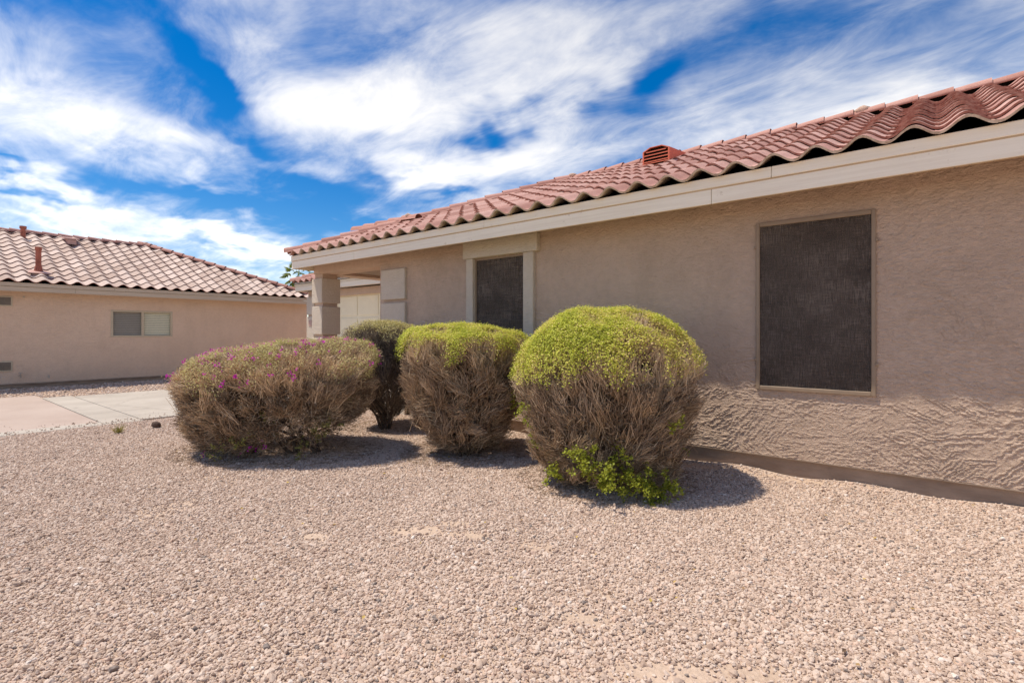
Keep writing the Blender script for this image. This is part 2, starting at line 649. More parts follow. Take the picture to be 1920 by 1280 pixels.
# window screen: woven sun mesh
M = Mat('sun_screen_mesh', 0.75, 0.2)
va = M.noise(26, 4, 0.7, scl=(9, 1, 0.35))
vb = M.noise(26, 4, 0.7, scl=(0.35, 1, 9))
wv = M.math('MULTIPLY', M.math('ADD', va, vb), 0.5)
big = M.noise(2.0, 2, 0.5, scl=(1, 1, 1.6))
wv = M.math('ADD', wv, M.math('MULTIPLY_ADD', big, 0.22, -0.11))
M.color(M.ramp(wv, [(0.34, (0.035, 0.026, 0.020, 1)), (0.50, (0.105, 0.080, 0.064, 1)), (0.66, (0.25, 0.20, 0.165, 1))]))
tr = M.n('ShaderNodeBsdfTransparent')
mx = M.n('ShaderNodeMixShader')
M.l(M.math('MULTIPLY_ADD', va, -0.4, 0.50, clamp=True), mx.inputs[0])
M.l(M.b.outputs[0], mx.inputs[1])
M.l(tr.outputs[0], mx.inputs[2])
M.l(mx.outputs[0], M.out.inputs['Surface'])
m_screen = M.m

M = Mat('window_glass', 0.03, 0.5)
M.color((0.012, 0.012, 0.012, 1))
m_glassdark = M.m
M = Mat('clear_window_glass', 0.02, 0.5)
gl = M.n('ShaderNodeBsdfGlossy')
gl.inputs['Roughness'].default_value = 0.02
tr = M.n('ShaderNodeBsdfTransparent')
tr.inputs[0].default_value = (0.9, 0.92, 0.9, 1)
mx = M.n('ShaderNodeMixShader')
mx.inputs[0].default_value = 0.05
M.l(tr.outputs[0], mx.inputs[1])
M.l(gl.outputs[0], mx.inputs[2])
M.l(mx.outputs[0], M.out.inputs['Surface'])
m_glass = M.m

# ground
M = Mat('sandy_soil', 0.97, 0.1)
n = M.noise(2.2, 5, 0.6)
n2 = M.noise(70, 4, 0.7)
c = M.ramp(n, [(0.3, (0.55, 0.41, 0.305, 1)), (0.7, (0.67, 0.515, 0.40, 1))])
v = M.voro(42)
c = M.mix(0.28, c, M.ramp(v.outputs['Distance'], [(0.0, (0.60, 0.47, 0.38, 1)), (0.55, (0.36, 0.25, 0.18, 1))]))
M.color(c)
M.bump(M.math('ADD', n2, M.math('MULTIPLY', v.outputs['Distance'], -0.8)), 0.6, 0.012)
m_soil = M.m

M = Mat('crushed_stone', 0.9, 0.25)
r = M.objrand()
r2 = M.n('ShaderNodeMath', operation='FRACT')
M.l(M.math('MULTIPLY', r, 37.7), r2.inputs[0])
c = M.ramp(r, [(0.0, (0.33, 0.228, 0.17, 1)), (0.10, (0.44, 0.32, 0.245, 1)), (0.35, (0.535, 0.405, 0.32, 1)), (0.6, (0.595, 0.462, 0.372, 1)),
               (0.85, (0.635, 0.51, 0.418, 1)), (0.94, (0.58, 0.40, 0.30, 1)), (1.0, (0.72, 0.64, 0.57, 1))])
dk = M.math('GREATER_THAN', r2.outputs[0], 0.982)
c = M.mix(M.math('MULTIPLY', dk, 0.75), c, (0.13, 0.115, 0.11, 1))
sp = M.noise(160, 3, 0.7)
c = M.mix(M.math('MULTIPLY', M.ramp(sp, [(0.5, (0, 0, 0, 1)), (0.7, (1, 1, 1, 1))]), 0.3), c, (0.30, 0.19, 0.14, 1))
M.color(c)
m_stone = M.m

M = Mat('brushed_concrete', 0.9, 0.2)
n = M.noise(1.1, 5, 0.65)
n2 = M.noise(45, 4, 0.65)
c = M.ramp(n, [(0.3, (0.41, 0.36, 0.305, 1)), (0.7, (0.53, 0.475, 0.41, 1))])
c = M.mix(M.math('MULTIPLY', n2, 0.25), c, (0.40, 0.33, 0.27, 1))
ty = M.ramp(M.noise(2.3, 4, 0.6, scl=(1, 0.12, 1), loc=(4, 0, 0)), [(0.50, (0, 0, 0, 1)), (0.72, (1, 1, 1, 1))])
c = M.mix(M.math('MULTIPLY', ty, 0.30), c, (0.27, 0.235, 0.205, 1))
ck = M.voro(0.55, 'DISTANCE_TO_EDGE')
wpn = M.noise(6, 4, 0.6)
ckf = M.ramp(M.math('MULTIPLY_ADD', wpn, 0.05, ck.outputs['Distance']), [(0.026, (1, 1, 1, 1)), (0.031, (0, 0, 0, 1))])
c = M.mix(M.math('MULTIPLY', ckf, 0.5), c, (0.22, 0.18, 0.15, 1))
M.color(c)
M.bump(n2, 0.3, 0.004)
m_conc = M.m

M = Mat('pink_tinted_concrete', 0.92, 0.2)
n = M.noise(0.9, 5, 0.65)
n2 = M.noise(38, 4, 0.7)
c = M.ramp(n, [(0.3, (0.43, 0.34, 0.288, 1)), (0.7, (0.52, 0.43, 0.37, 1))])
c = M.mix(M.math('MULTIPLY', n2, 0.4), c, (0.41, 0.28, 0.22, 1))
M.color(c)
M.bump(n2, 0.4, 0.006)
m_pink = M.m


def foliage_mat(name, stops, trans=0.35, rough=0.55):
    M = Mat(name, rough, 0.3)
    t = M.attr('tone')
    col = M.ramp(t, stops)
    M.color(col)
    tl = M.n('ShaderNodeBsdfTranslucent')
    M.l(col, tl.inputs[0])
    mx = M.n('ShaderNodeMixShader')
    mx.inputs[0].default_value = trans
    M.l(M.b.outputs[0], mx.inputs[1])
    M.l(tl.outputs[0], mx.inputs[2])
    M.l(mx.outputs[0], M.out.inputs['Surface'])
    return M.m


m_leaf = foliage_mat('shrub_leaf', [(0.0, (0.17, 0.18, 0.022, 1)), (0.35, (0.40, 0.44, 0.05, 1)), (0.65, (0.64, 0.67, 0.09, 1)), (0.85, (0.76, 0.70, 0.16, 1)), (1.0, (0.76, 0.60, 0.27, 1))], 0.42)
m_leaf_olive = foliage_mat('shrub_leaf_olive', [(0.0, (0.22, 0.20, 0.06, 1)), (0.5, (0.43, 0.40, 0.12, 1)), (1.0, (0.58, 0.49, 0.22, 1))], 0.30)
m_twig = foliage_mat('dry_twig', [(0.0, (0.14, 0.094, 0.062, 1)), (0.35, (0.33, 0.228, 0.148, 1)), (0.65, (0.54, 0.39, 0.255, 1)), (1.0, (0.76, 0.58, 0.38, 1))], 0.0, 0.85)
m_twig_dark = foliage_mat('dead_grey_twig', [(0.0, (0.075, 0.060, 0.050, 1)), (0.5, (0.21, 0.165, 0.13, 1)), (1.0, (0.50, 0.39, 0.27, 1))], 0.0, 0.9)
m_stem = plain('shrub_bark', (0.115, 0.082, 0.063, 1), 0.95, 0.1, 0.35, 30, bump=0.004)
m_flower = foliage_mat('magenta_flower', [(0.0, (0.42, 0.02, 0.28, 1)), (1.0, (0.72, 0.07, 0.52, 1))], 0.3)
m_palm = foliage_mat('palm_frond', [(0.0, (0.10, 0.15, 0.03, 1)), (1.0, (0.32, 0.36, 0.08, 1))], 0.3)
m_litter = foliage_mat('leaf_litter', [(0.0, (0.12, 0.075, 0.05, 1)), (0.5, (0.30, 0.18, 0.10, 1)), (1.0, (0.62, 0.45, 0.12, 1))], 0.1, 0.9)

# ------------------------------------------------------------------ ground
WALL_Y = 5.125


def ground_h(x, y):
    x = np.asarray(x, dtype=np.float64)
    y = np.asarray(y, dtype=np.float64)
    h = (fbm2(x * 0.9 + 40, y * 0.9 + 11, 5, 3) - 0.5) * 0.06 + (noise2(x * 4 + 3, y * 4 + 9, 8) - 0.5) * 0.012
    fade = sstep(-8.9, -7.6, x) * sstep(3.6, 2.4, x) * sstep(-3.0, -1.5, y) * sstep(5.4, 4.3, y)
    rise = 0.045 * sstep(4.3, 5.1, y) * sstep(-8.9, -7.6, x)
    return h * fade + rise * (0.15 + 1.3 * noise2(x * 2.1, y * 0.5, 31))


gx = np.arange(-8.98, 4.6, 0.06)
gy = np.arange(-3.5, 8.0, 0.06)
GX, GY = np.meshgrid(gx, gy)
GZ = ground_h(GX, GY)
ncol = len(gx)
idx = np.arange(len(gy) * ncol).reshape(len(gy), ncol)
q = np.stack([idx[:-1, :-1], idx[:-1, 1:], idx[1:, 1:], idx[1:, :-1]], -1).reshape(-1, 4)
yard = link('yard_soil', mesh_np('yard_soil', np.stack([GX, GY, GZ], -1), q, smooth=True), None, m_soil)
tag(yard, 'sandy front yard soil under the gravel', 'ground', kind='structure')
g_ = MB().box(-900, 900, -900, 900, -0.5, -0.035).build('ground', m_soil)
tag(g_, 'bare desert ground reaching to the horizon', 'ground', kind='structure')

# driveway: near edge x=-9.0, far edge about x=-13.7; border band around the pink slab
MB().box(-13.45, -9.13, 2.44, 7.66, -0.06, 0.012, 0.006).build('driveway', m_conc)
tag(bpy.data.objects['driveway'], 'pale concrete driveway slab in front of the garage', 'driveway', kind='structure')
o = MB().box(-13.62, -9.0, 1.98, 2.425, -0.06, 0.010, 0.006).build('driveway_border', m_conc)
tag(o, 'concrete border band crossing the driveway', 'driveway', kind='structure')
o = MB().box(-9.32, -9.0, -8, 1.97, -0.06, 0.010, 0.006).build('driveway_edge', m_conc)
tag(o, 'narrow concrete edging along the pink driveway panel', 'driveway', kind='structure')
o = MB().box(-14.3, -9.335, -8, 1.965, -0.06, 0.006, 0.006).build('driveway_panel', m_pink)
tag(o, 'pink tinted driveway panel nearer the street', 'driveway', kind='structure')
o = MB().box(-16.55, -13.46, 2.43, 9.5, -0.06, -0.012).box(-16.55, -13.63, 1.97, 2.43, -0.06, -0.011).box(-16.55, -14.31, -8, 1.97, -0.06, -0.012).build('gravel_strip', m_soil)
tag(o, 'narrow gravel strip between driveway and neighbouring house', 'gravel', kind='structure')

# ------------------------------------------------------------------ gravel (geometry nodes instances)
def gravel_points():
    pts = []
    sp = 0.0126
    xs = np.arange(-9.0, 1.9, sp)
    ys = np.arange(0.2, 5.12, sp * 0.87)
    X, Y = np.meshgrid(xs, ys)
    X = X + (np.arange(len(ys)) % 2)[:, None] * sp * 0.5
    X = X.ravel() + rng.normal(0, sp * 0.28, X.size)
    Y = Y.ravel() + rng.normal(0, sp * 0.28, Y.size)
    d = X * VDIR[0] + Y * VDIR[1]
    s = (X * RDIR[0] + Y * RDIR[1]) / np.maximum(d, 0.1)
    keep = (d > 1.55) & (np.abs(s) < 1.14) & (X > -8.99) & (Y < 5.115)
    # thin out behind the shrubs where the photograph shows none of it
    X, Y, d = X[keep], Y[keep], d[keep]
    bare = np.zeros(len(X))
    for (bx, by, ra, rb, rot) in ((-1.21, 2.01, 0.10, 0.055, 0.5), (-0.80, 1.86, 0.20, 0.05, 0.6), (-0.55, 2.05, 0.17, 0.05, 0.7),
                                  (-2.62, 2.22, 0.20, 0.09, 0.6), (-2.30, 2.36, 0.16, 0.06, 0.6), (-2.5, 2.45, 0.1, 0.05, 0.6), (-3.1, 1.75, 0.1, 0.06, .6),
                                  (-1.75, 4.95, 0.5, 0.10, 0.0), (-0.9, 5.02, 0.5, 0.07, 0.0)):
        c_, s_ = cos(rot), sin(rot)
        u = ((X - bx) * c_ + (Y - by) * s_) / ra
        w = (-(X - bx) * s_ + (Y - by) * c_) / rb
        bare = np.maximum(bare, np.clip(1.25 - 0.8 * np.sqrt(u * u + w * w) - 1.2 * (fbm2(X * 14, Y * 14, 3, 3) - 0.5), 0, 1))
    bare = np.maximum(bare, 0.55 * sstep(0.66, 0.80, fbm2(X * 1.6 + 5, Y * 1.6, 77, 3)))
    keep = rng.random(len(X)) > np.minimum(bare * 1.1, 0.93)
    return X[keep], Y[keep]


PX, PY = gravel_points()
n1_ = len(PX)
# a sparser upper layer of stones lying on the others
up = rng.random(n1_) < 0.22
PX = np.concatenate([PX, PX[up] + rng.normal(0, 0.006, up.sum())])
PY = np.concatenate([PY, PY[up] + rng.normal(0, 0.006, up.sum())])
lift = np.concatenate([np.full(n1_, 0.0015), np.full(up.sum(), 0.0065)])
PZ = ground_h(PX, PY) + lift + rng.normal(0, 0.0016, len(PX))
# farther strip beyond the driveway, bigger spacing
k = 9000
fx_, fy_ = rng.uniform(-16.5, -13.5, k), rng.uniform(-0.5, 8.5, k)
kk = ~((fx_ > -14.35) & (fy_ < 2.0)) & ~((fx_ > -13.68) & (fy_ < 2.46))
fx_, fy_ = fx_[kk], fy_[kk]
PX = np.concatenate([PX, fx_])
PY = np.concatenate([PY, fy_])
PZ = np.concatenate([PZ, np.full(len(fx_), -0.006)])
ex_ = -9.0 - np.abs(rng.normal(0, 0.22, 500))
ey_ = rng.uniform(0.4, 5.0, 500)
PX = np.concatenate([ex_, PX])
PY = np.concatenate([ey_, PY])
PZ = np.concatenate([np.full(500, 0.017), PZ])
NP_ = len(PX)
print('pebbles', NP_)
size = np.exp(rng.normal(0, 0.38, NP_)) * 0.0062
size = np.clip(size, 0.0030, 0.0170)
size[-len(fx_):] *= 2.4
me = bpy.data.meshes.new('gravel')
me.vertices.add(NP_)
me.vertices.foreach_set('co', np.stack([PX, PY, PZ], -1).astype(np.float32).ravel())
at = me.attributes.new('scl', 'FLOAT_VECTOR', 'POINT')
at.data.foreach_set('vector', (size[:, None] * np.stack([rng.uniform(0.9, 1.35, NP_), rng.uniform(0.8, 1.1, NP_), rng.uniform(0.55, 0.9, NP_)], -1)).astype(np.float32).ravel())
at = me.attributes.new('rot', 'FLOAT_VECTOR', 'POINT')
at.data.foreach_set('vector', np.stack([rng.normal(0, 0.4, NP_), rng.normal(0, 0.4, NP_), rng.uniform(0, 6.283, NP_)], -1).astype(np.float32).ravel())
gravel = link('gravel', me)
me.materials.append(m_stone)
tag(gravel, 'pinkish tan crushed stone gravel covering the front yard', 'gravel', kind='stuff')

ng = bpy.data.node_groups.new('pebble_scatter', 'GeometryNodeTree')
ng.interface.new_socket('Geometry', in_out='INPUT', socket_type='NodeSocketGeometry')
ng.interface.new_socket('Geometry', in_out='OUTPUT', socket_type='NodeSocketGeometry')
gi = ng.nodes.new('NodeGroupInput')
go = ng.nodes.new('NodeGroupOutput')
g2i = ng.nodes.new('GeometryNodeGeometryToInstance')
for k in range(6):
    ico = ng.nodes.new('GeometryNodeMeshIcoSphere')
    ico.inputs['Radius'].default_value = 1.0
    ico.inputs['Subdivisions'].default_value = 2
    ps = ng.nodes.new('GeometryNodeInputPosition')
    ad = ng.nodes.new('ShaderNodeVectorMath')
    ad.operation = 'ADD'
    ad.inputs[1].default_value = (k * 13.1, k * 7.7, k * 3.3)
    ng.links.new(ps.outputs[0], ad.inputs[0])
    vo = ng.nodes.new('ShaderNodeTexVoronoi')
    vo.inputs['Scale'].default_value = 0.9
    ng.links.new(ad.outputs[0], vo.inputs['Vector'])
    mm = ng.nodes.new('ShaderNodeMath')
    mm.operation = 'MULTIPLY_ADD'
    mm.inputs[1].default_value = -0.75
    mm.inputs[2].default_value = 1.32
    ng.links.new(vo.outputs['Distance'], mm.inputs[0])
    sc_ = ng.nodes.new('ShaderNodeVectorMath')
    sc_.operation = 'SCALE'
    ng.links.new(ps.outputs[0], sc_.inputs[0])
    ng.links.new(mm.outputs[0], sc_.inputs['Scale'])
    sp_ = ng.nodes.new('GeometryNodeSetPosition')
    ng.links.new(ico.outputs['Mesh'], sp_.inputs['Geometry'])
    ng.links.new(sc_.outputs[0], sp_.inputs['Position'])
    sm = ng.nodes.new('GeometryNodeSetMaterial')
    sm.inputs['Material'].default_value = m_stone
    ng.links.new(sp_.outputs[0], sm.inputs['Geometry'])
    ng.links.new(sm.outputs[0], g2i.inputs[0])
iop = ng.nodes.new('GeometryNodeInstanceOnPoints')
iop.inputs['Pick Instance'].default_value = True
ri = ng.nodes.new('FunctionNodeRandomValue')
ri.data_type = 'INT'
ri.inputs[4].default_value = 0
ri.inputs[5].default_value = 5
ng.links.new(gi.outputs[0], iop.inputs['Points'])
ng.links.new(g2i.outputs[0], iop.inputs['Instance'])
ng.links.new(ri.outputs[2], iop.inputs['Instance Index'])
for nm, sock in (('rot', 'Rotation'), ('scl', 'Scale')):
    na = ng.nodes.new('GeometryNodeInputNamedAttribute')
    na.data_type = 'FLOAT_VECTOR'
    na.inputs['Name'].default_value = nm
    ng.links.new(na.outputs['Attribute'], iop.inputs[sock])
ng.links.new(iop.outputs[0], go.inputs[0])
md = gravel.modifiers.new('scatter', 'NODES')
md.node_group = ng

# ------------------------------------------------------------------ the near house
house = empty('stucco_house', (-4.0, WALL_Y, 0))
tag(house, 'taupe stucco house with pink clay tile roof behind the clipped shrubs', 'house')

# windows of the street wall (x0, x1, z0, z1)
WIN_A = (-1.275, -0.382, 0.79, 2.29)
WIN_B = (-4.865, -3.985, 0.79, 2.295)


def stucco_height(X, Z):
    wx = X + 0.26 * (fbm2(X * 4, Z * 4, 101, 3) - 0.5)
    wz = Z + 0.20 * (fbm2(X * 4 + 9, Z * 4 + 4, 102, 3) - 0.5)
    h = np.zeros(X.shape)
    # two overlapping coats of short trowel laps, mostly near horizontal
    for coat, (cs, kf0, amp0, spread) in enumerate(((0.36, 34, 0.0052, 70), (0.22, 52, 0.0030, 50))):
        best = np.full(X.shape, 1e9)
        ang = np.zeros(X.shape)
        cid = np.zeros(X.shape)
        ix = np.floor(wx / cs)
        iz = np.floor(wz / cs)
        zz = np.zeros_like(ix)
        for dx in (-1, 0, 1):
            for dz_ in (-1, 0, 1):
                jx = ix + dx
                jz = iz + dz_
                cx_ = (jx + _hash(jx, jz, zz, 7 + 50 * coat)) * cs
                cz_ = (jz + _hash(jx, jz, zz, 8 + 50 * coat)) * cs
                d2 = (wx - cx_) ** 2 + ((wz - cz_) * 1.5) ** 2
                m = d2 < best
                best = np.where(m, d2, best)
                hh = _hash(jx, jz, zz, 9 + 50 * coat) * 2 - 1
                a_ = np.sign(hh) * np.abs(hh) ** 1.5 * radians(spread)
                ang = np.where(m, a_, ang)
                cid = np.where(m, _hash(jx, jz, zz, 10 + 50 * coat) * 1000, cid)
        ca, sa = np.cos(ang), np.sin(ang)
        a_ = X * ca + Z * sa
        b_ = -X * sa + Z * ca
        kf = kf0 * (0.85 + 0.5 * (cid / 1000 * 7.3 % 1))
        ph = b_ * kf + 1.3 * (fbm2(a_ * 5 + cid, b_ * 7, 12 + coat, 2) - 0.5) + 1.15 * (fbm2(a_ * 38 + cid, b_ * 42, 13 + coat, 2) - 0.5)
        fl = np.floor(ph)
        s = ph - fl
        amp = sstep(0.40, 0.66, noise2(a_ * 9 + cid * 3, fl * 7.3 + cid, 14 + coat))
        prof = np.where(s < 0.10, s / 0.10, np.clip(1 - (s - 0.10) / 0.60, 0, 1))
        h += amp * prof * amp0 * (0.35 + 1.1 * noise2(X * 1.9 + 7 * coat, Z * 1.9, 15))
    rg = fbm2(X * 16 + 3, Z * 34, 18, 3)
    h += 0.0042 * np.clip(1 - np.abs(rg - 0.5) * 7, 0, 1) * sstep(0.35, 0.6, noise2(X * 3, Z * 3, 19))
    h += 0.0022 * (fbm2(X * 50, Z * 60, 16, 2) - 0.5) + 0.004 * (fbm2(X * 1.2, Z * 1.2, 17, 2) - 0.5)
    return h


def wall_grid(xs, zs, holes):
    X, Z = np.meshgrid(xs, zs)
    Hh = stucco_height(X, Z)
    Yv = WALL_Y - Hh
    nc = len(xs)
    ii = np.arange(X.size).reshape(X.shape)
    cxm = (X[:-1, :-1] + X[1:, 1:]) / 2
    czm = (Z[:-1, :-1] + Z[1:, 1:]) / 2
    keep = np.ones(cxm.shape, bool)
    for (x0, x1, z0, z1) in holes:
        keep &= ~((cxm > x0) & (cxm < x1) & (czm > z0) & (czm < z1))
    qq = np.stack([ii[:-1, :-1], ii[:-1, 1:], ii[1:, 1:], ii[1:, :-1]], -1)[keep]
    return mesh_np('wall', np.stack([X, Yv, Z], -1), qq, smooth=True)


xs = [1.5]
while xs[-1] > -6.975:
    xs.append(xs[-1] - (0.0062 + 0.0011 * max(0, -xs[-1])))
xs = np.array(xs[::-1])
zs = np.concatenate([np.arange(0.178, 1.05, 0.0050), np.linspace(1.05, 2.598, 205)])
link('wall', wall_grid(xs, zs, [WIN_A, WIN_B]), house, m_wall)
w = MB()
w.box(1.5, 4.0, WALL_Y + 0.002, WALL_Y + 0.16, 0.178, 2.598)
w.box(-6.975, 1.5, WALL_Y + 0.02, WALL_Y + 0.16, 0.172, 0.79)
for (a_, b_) in ((-6.975, WIN_B[0]), (WIN_B[1], WIN_A[0]), (WIN_A[1], 1.5)):
    w.box(a_, b_, WALL_Y + 0.02, WALL_Y + 0.16, 0.79, 2.30)
w.box(-6.975, 1.5, WALL_Y + 0.02, WALL_Y + 0.16, 2.30, 2.598)
w.box(-7.0, -6.85, WALL_Y + 0.03, 8.0, 0.0, 2.47)
w.box(3.85, 4.0, WALL_Y + 0.17, 11.9, 0.0, 2.47)
w.box(-9.0, 3.84, 11.8, 11.95, 0.0, 2.47)
w.build('wall_core', m_wall_far, house)
MB().box(-6.96, 4.0, WALL_Y + 0.035, WALL_Y + 0.2, -0.1, 0.171).build('foundation', m_found, house)
MB().box(-6.975, 4.0, WALL_Y - 0.006, WALL_Y + 0.03, 0.1705, 0.1765).build('weep_screed', m_found, house)

# ---- eaves
FY = 4.725
FX = -9.09


def board(name, x0, x1, y0, y1, z0, z1, mat=m_fascia, bev=0.004):
    return MB().box(x0, x1, y0, y1, z0, z1, bev).build(name, mat, house)


for (a_, b_) in ((FX, -7.13), (-7.126, -1.563), (-1.559, 4.4)):
    board('fascia_board', a_, b_, FY, FY + 0.03, 2.455, 2.592)
    MB().box(a_ + 0.001, b_ - 0.001, FY + 0.003, FY + 0.028, 2.4505, 2.4552).build('fascia_bare_edge', m_edge, house)
for (a_, b_) in ((FX - 0.012, -6.06), (-6.057, -4.33), (-4.327, -1.066), (-1.063, 4.4)):
    board('fascia_trim', a_, b_, FY - 0.008, FY + 0.022, 2.597, 2.690)
MB().box(FX + 0.002, 4.4, FY - 0.0015, FY + 0.020, 2.584, 2.5968).build('fascia_groove', m_edge, house)
# left return
board('fascia_board', FX, FX + 0.03, FY + 0.031, 12.2, 2.455, 2.592)
board('fascia_trim', FX - 0.020, FX + 0.012, FY + 0.013, 12.2, 2.597, 2.690)
sf = MB().box(FX + 0.031, 4.3, FY + 0.031, WALL_Y + 0.19, 2.600, 2.612)
sf.box(FX + 0.031, -8.6, WALL_Y + 0.19, 12.0, 2.600, 2.612)
sf.build('soffit', m_soffit, house)

# ---- roof deck and tiles
RE_Y, RE_X, RE_Z, PITCH = 4.670, -9.14, 2.676, 0.406
RD = 3.74
RID_Y = RE_Y + RD
RID_Z = RE_Z + PITCH * RD
RID_X0 = RE_X + RD
roof = MB()
dz = 0.03
roof.poly([(RE_X + .06, RE_Y + .06, RE_Z - dz), (4.4, RE_Y + .06, RE_Z - dz), (4.4, RID_Y, RID_Z - dz), (RID_X0, RID_Y, RID_Z - dz)])
roof.poly([(RE_X + .06, RE_Y + .06, RE_Z - dz), (RID_X0, RID_Y, RID_Z - dz), (RE_X + .06, RID_Y + RD, RE_Z - dz)])
roof.poly([(RE_X + .06, RID_Y + RD, RE_Z - dz), (RID_X0, RID_Y, RID_Z - dz), (4.4, RID_Y, RID_Z - dz), (4.4, RID_Y + RD, RE_Z - dz)])
roof.poly([(4.4, RE_Y + .06, RE_Z - dz), (4.4, RID_Y + RD, RE_Z - dz), (4.4, RID_Y, RID_Z - dz)])
roof_o = roof.build('roof', m_deck, house)

TW, TEXP, TLEN, TAMP, TTH = 0.302, 0.334, 0.42, 0.077, 0.019
NSEG = 14


def tile_profile(t):
    # pan on the left, barrel on the right
    return TAMP * (0.5 - 0.5 * math.cos(2 * pi * t)) ** 1.05


def tile_mesh(name, mats, seed=0):
    rs = np.random.default_rng(seed)
    ts = np.linspace(-0.07, 1.0, NSEG + 1)
    v_, q_, mi, sm = [], [], [], []
    z0 = 0.024

    def row(y, off, zlift):
        st = len(v_)
        for t in ts:
            tt = max(t, 0.0)
            z = tile_profile(t if t >= 0 else -t) + off + zlift + (0.004 if t < 0 else 0)
            v_.append(((t - 0.5) * TW, y, z))
        return st
    a_ = row(0.0, 0, z0)
    b_ = row(TLEN, 0, z0 - 0.024 * TLEN / TEXP)
    c_ = row(0.0, 0, z0)
    d_ = row(0.003, -TTH, z0)
    e_ = row(TLEN * 0.6, -TTH, z0 - 0.024 * 0.6)
    f_ = row(0.003, -TTH, z0)
    for i in range(NSEG):
        q_.append((a_ + i, a_ + i + 1, b_ + i + 1, b_ + i)); mi.append(0); sm.append(True)
        q_.append((d_ + i, d_ + i + 1, c_ + i + 1, c_ + i)); mi.append(1); sm.append(True)
        q_.append((f_ + i + 1, f_ + i, e_ + i, e_ + i + 1)); mi.append(1); sm.append(True)
    q_.append((a_, b_, e_, d_)); mi.append(1); sm.append(False)
    me_ = mesh_np(name, v_, q_, smooth=sm, mat_idx=mi)
    for m_ in mats:
        me_.materials.append(m_)
    return me_


def bisect_copy(me_, mat_world, co, no):
    """keep the side of the plane the normal points to"""
    b2 = bmesh.new()
    b2.from_mesh(me_)
    b2.transform(mat_world)
    bmesh.ops.bisect_plane(b2, geom=list(b2.verts) + list(b2.edges) + list(b2.faces), plane_co=co, plane_no=no, clear_inner=True)
    out = bpy.data.meshes.new('tile')
    b2.transform(mat_world.inverted())
    b2.to_mesh(out)
    b2.free()
    for m_ in me_.materials:
        out.materials.append(m_)
    return out


def put(name, me_, mat_world, parent):
    o_ = bpy.data.objects.new(name, me_)
    C.objects.link(o_)
    o_.parent = parent
    o_.matrix_parent_inverse = Matrix.Translation(-parent_world(parent))
    o_.matrix_basis = mat_world
    return o_


def join_meshes(name, items, parent, mats, group_mats=True):
    vs_, qs_, ts_, mi_q, mi_t, sm_q, sm_t = [], [], [], [], [], [], []
    base_ = 0
    bm_ = bmesh.new()
    for me_, mw in items:
        st = len(bm_.verts)
        bm_.from_mesh(me_)
        bm_.verts.ensure_lookup_table()
        bmesh.ops.transform(bm_, matrix=mw, verts=bm_.verts[st:])
    out = bpy.data.meshes.new(name)
    bm_.to_mesh(out)
    bm_.free()
    o_ = link(name, out, parent, mats)
    o_['kind'] = 'stuff'
    return o_


def slope_matrix(origin, across, upslope):
    ax = Vector(across).normalized()
    ay = Vector(upslope).normalized()
    azv = ax.cross(ay)
    m_ = Matrix((ax, ay, azv)).transposed().to_4x4()
    m_.translation = Vector(origin)
    return m_


t_main = [tile_mesh('tile', (m_tile, m_tile_edge), i) for i in range(2)]
t_eave = tile_mesh('tile', (m_tile, m_tile_mortar))
SL = math.sqrt(1 + PITCH * PITCH)
entries = []
nrows = int(RD * SL / TEXP) + 1
VENT_X, VENT_Y = -3.07, 6.95
for rI in range(nrows):
    yy = RE_Y + rI * TEXP / SL
    if yy > RID_Y - 0.06:
        continue
    hipx = RE_X + (yy - RE_Y)
    for cI in range(46):
        xc = RE_X + 0.10 + (cI + 0.5) * TW
        if xc - TW / 2 > 4.35 or xc + TW / 2 < hipx - 0.02:
            continue
        jig = 0.004
        org = (xc + random.uniform(-.003, .003), yy + random.uniform(-jig, jig), RE_Z + PITCH * (yy - RE_Y) + random.uniform(-.002, .003))
        mw = slope_matrix(org, (1, random.uniform(-.008, .008), random.uniform(-.006, .006)), (0, 1, PITCH + random.uniform(-.006, .010)))
        src = t_eave if rI == 0 else t_main[random.randint(0, 1)]
        crosses = xc - TW / 2 < RE_X + (yy + TLEN / SL - RE_Y) + 0.05
        if crosses:
            src = bisect_copy(src, mw, Vector((RE_X - 0.0, RE_Y, 0)), Vector((1, -1, 0)).normalized())
            if len(src.polygons) == 0:
                continue
        if yy + TLEN / SL > RID_Y:
            src = bisect_copy(src, mw, Vector((0, RID_Y, 0)), Vector((0, -1, 0)))
        d_ = xc * VDIR[0] + yy * VDIR[1]
        s_ = (xc * RDIR[0] + yy * RDIR[1]) / d_
        vis = d_ > 0 and s_ < 1.03
        entries.append((0 if vis else 1, d_, src, mw))
entries.sort(key=lambda e: (e[0], e[1]))
print('tiles', len(entries), sum(e[0] == 0 for e in entries))
for i, (hid, d_, src, mw) in enumerate(entries[:300]):
    put('tile', src, mw, roof_o)
rest = entries[300:]
if rest:
    join_meshes('tiles', [(e[2], e[3]) for e in rest], roof_o, None)
    to = bpy.data.objects['tiles']
    to.data.materials.clear()
    for m_ in (m_tile, m_tile_edge):
        to.data.materials.append(m_)


